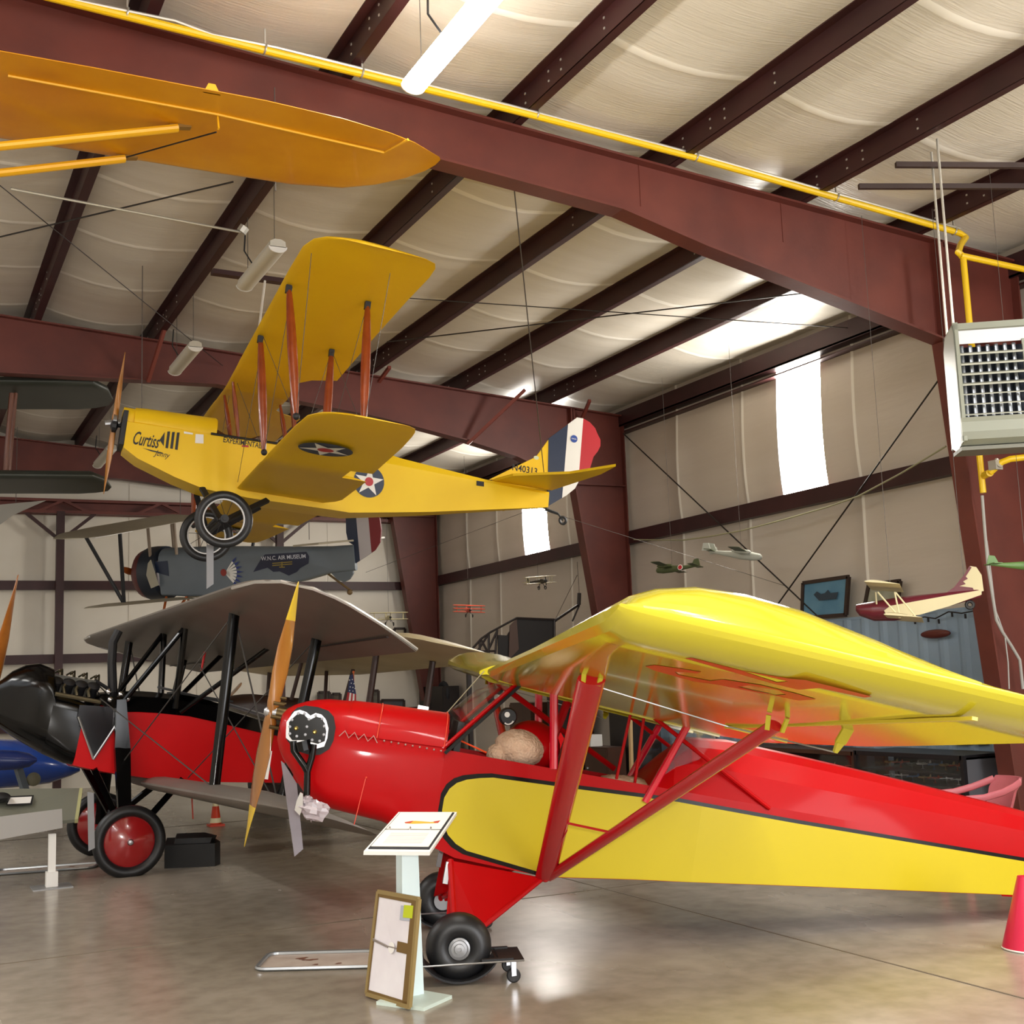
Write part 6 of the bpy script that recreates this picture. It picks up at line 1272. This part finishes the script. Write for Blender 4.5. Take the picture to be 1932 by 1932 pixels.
def display_case(px0, px1, py, X, depth, label, frame_m, back_m, end_m=None, shelves=2, items=True, seed=1):
    o_, L, top = box_between(px0, py, px1, X, depth, 0, '', '', '', frame_m); o = thing('display_case', label, 'display case', o_)
    f = MB(); t = .045
    for y in (-L/2, L/2): 
        f.box((t/2, y, top/2), (t, t, top)); f.box((depth-t/2, y, top/2), (t, t, top))
    f.box((depth/2, 0, top-t/2), (depth, L, t)); f.box((depth/2, 0, .15), (depth, L, .3)); f.build('frame', frame_m, o, smooth=False)
    f = MB(); f.box((depth-.01, 0, top/2), (.02, L, top)); f.build('back_panel', back_m, o, smooth=False)
    f = MB(); f.box((depth/2, -L/2+.01, top/2), (depth-.05, .02, top-.05)); f.build('end_panel', end_m or back_m, o, smooth=False)
    f = MB(); f.box((.008, 0, top/2+.13), (.006, L-t, top-.36)); f.build('glass_front', mat('case_glass', 'e8eef2', .03, trans=1, alpha=.14), o, smooth=False)
    tops = []
    for k in range(shelves):
        z = .35+(top-.4)*(k)/shelves; f = MB(); f.box((depth/2, 0, z), (depth-.08, L-.1, .015)); f.build('shelf', mat('shelf_dark', '2b2a2c', .4), o, smooth=False); tops.append(z+.008)
    return o, o_, L, top, tops
SMI = [mat('model_white', 'd6d8dc', .35), mat('model_silver', 'aeb4ba', .25, .5), mat('model_red', 'b8402c', .4), mat('model_tan', 'a58d62', .45), mat('model_blue', '6a86b5', .4)]
def shelf_models(o_, depth, L, tops, n, tag_txt, seed):
    random.seed(seed); proto = None
    for k, z in enumerate(tops):
        for i in range(n):
            y = -L/2+.12+(L-.24)*(i+.5)/n; s_ = random.uniform(.08, .12); mt = SMI[(i+k*2+seed) % 5]
            f = MB(); f.rings([[V((x*s_, w*s_*math.cos(q), .05+w*s_*math.sin(q))) for q in (2*PI*j/8 for j in range(8))] for x, w in ((.6, .02), (.5, .09), (.1, .11), (-.6, .04), (-.8, .02))]); f.add([(.15*s_, -.8*s_, .05), (-.1*s_, -.8*s_, .05), (-.1*s_, .8*s_, .05), (.15*s_, .8*s_, .05), (.15*s_, -.8*s_, .058), (-.1*s_, -.8*s_, .058), (-.1*s_, .8*s_, .058), (.15*s_, .8*s_, .058)], [(0, 1, 2, 3), (7, 6, 5, 4), (0, 4, 5, 1), (1, 5, 6, 2), (2, 6, 7, 3), (3, 7, 4, 0)])
            f.prism([(-.55*s_, -.01, .05), (-.7*s_, -.01, .05+.3*s_), (-.8*s_, -.01, .05+.3*s_), (-.8*s_, -.01, .05)], (0, .012, 0)); f.lathe([(.02, 0), (.003, .006), (.003, .05)], (0, 0, 0), (0, 0, 1), 8)
            m_ = f.build('model_airplane', mt); m_.location = o_+V((depth*.5, y, z)); m_.rotation_euler = (0, 0, random.uniform(-.9, .9)+PI/2)
            tag(m_, tag_txt, 'model airplane', tag_txt)
cz1 = display_case(1612, 1812, 1416, 9.35, .62, 'glass display case of small models with a grey end panel near the pink chair', mat('black_case', '141316', .4), mat('case_back', '4a474c', .6), mat('grey_end', '55555a', .6), 3)
shelf_models(cz1[1], .62, cz1[2], cz1[4], 8, 'small model aeroplanes on the shelves of the black display case', 2)
cz2 = display_case(1292, 1606, 1402, 9.5, .5, 'long brown display case under the picture row behind the red fuselage', BRW, mat('case_brown', '3d2519', .6), None, 2)
shelf_models(cz2[1], .5, cz2[2], cz2[4], 8, 'small model aeroplanes in the long brown display case', 5)
for i, (x0, x1) in enumerate(((1318, 1346), (1425, 1428+2), (1432, 1466), (1480, 1527), (1532, 1552), (1560, 1612), (1800, 1832), (1838, 1862))):
    if x1-x0 < 10: continue
    LB = ('first small framed sheet from the yellow wing root, above the long brown case', '', 'dark framed sheet above the long brown case, second from the wing root', 'widest pale framed sheet above the long brown case', 'narrow blue framed sheet above the long brown case', 'dark framed sheet at the far right end of the brown case', 'pale yellow sheet above the black display case', 'white sheet with a dark seal by the near column')[i]
    on_wall('framed_sheet', [(x0, 1378), (x1, 1378), (x1, 1400), (x0, 1400)], 10.2, LB, 'picture', mat('pale_frame', '9b9484', .5), mat('sheet_%d' % i, ('6d7f8c', '', '4c5252', '8b9a9c', '5b7690', '4b4e4d', 'a9a981', 'c6c8c2')[i], .6), .02)
# moulded plastic chair
CHP = mat('rose_plastic', 'b8616a', .4)
c0_ = at(1893, 1530, Y=7.4); c0_ = V((c0_.x, c0_.y, 0)); ch = thing('plastic_chair', 'rose pink moulded plastic armchair beside the black display case', 'chair', c0_)
q8 = lambda px, py, y=7.4: at(px, py, Y=y)-c0_
zt8 = q8(1897, 1465).z
f = MB(); rs = []
for z, w, y in ((.42, .20, -.02), (.55, .21, .02), (.68, .22, .06), (zt8-.04, .23, .10), (zt8, .20, .115)):
    rs.append([V((-w, y-.06, z)), V((-w*.5, y, z)), V((0, y+.015, z)), V((w*.5, y, z)), V((w, y-.06, z)), V((w, y-.04, z)), V((w*.5, y+.02, z)), V((0, y+.035, z)), V((-w*.5, y+.02, z)), V((-w, y-.04, z))])
f.rings(rs); f.build('backrest', CHP, ch)
f = MB(); f.rings([rrect(.23, .40, .425, .01, .01, 3, 0)]) if False else f.box((0, -.2, .41), (.44, .44, .03)); f.build('seat', CHP, ch, smooth=False)
for s in (-1, 1):
    f = MB(); pts = [V((s*.22, .05, zt8-.03)), V((s*.25, -.02, zt8-.06)), V((s*.27, -.12, .68)), V((s*.275, -.28, .645)), V((s*.27, -.42, .64)), V((s*.26, -.45, .60))]; f.tube(pts, .028, 8, flat=.6); f.build('armrest', CHP, ch)
    for y in (-.42, .02):
        f = MB(); f.bar((s*.25, y-.03*(1 if y < 0 else -1), 0), (s*.25 if y < 0 else s*.21, y, .62 if y < 0 else .42), .05, .04); f.build('leg', CHP, ch, smooth=False)
ch.rotation_euler = (0, 0, math.radians(-112))
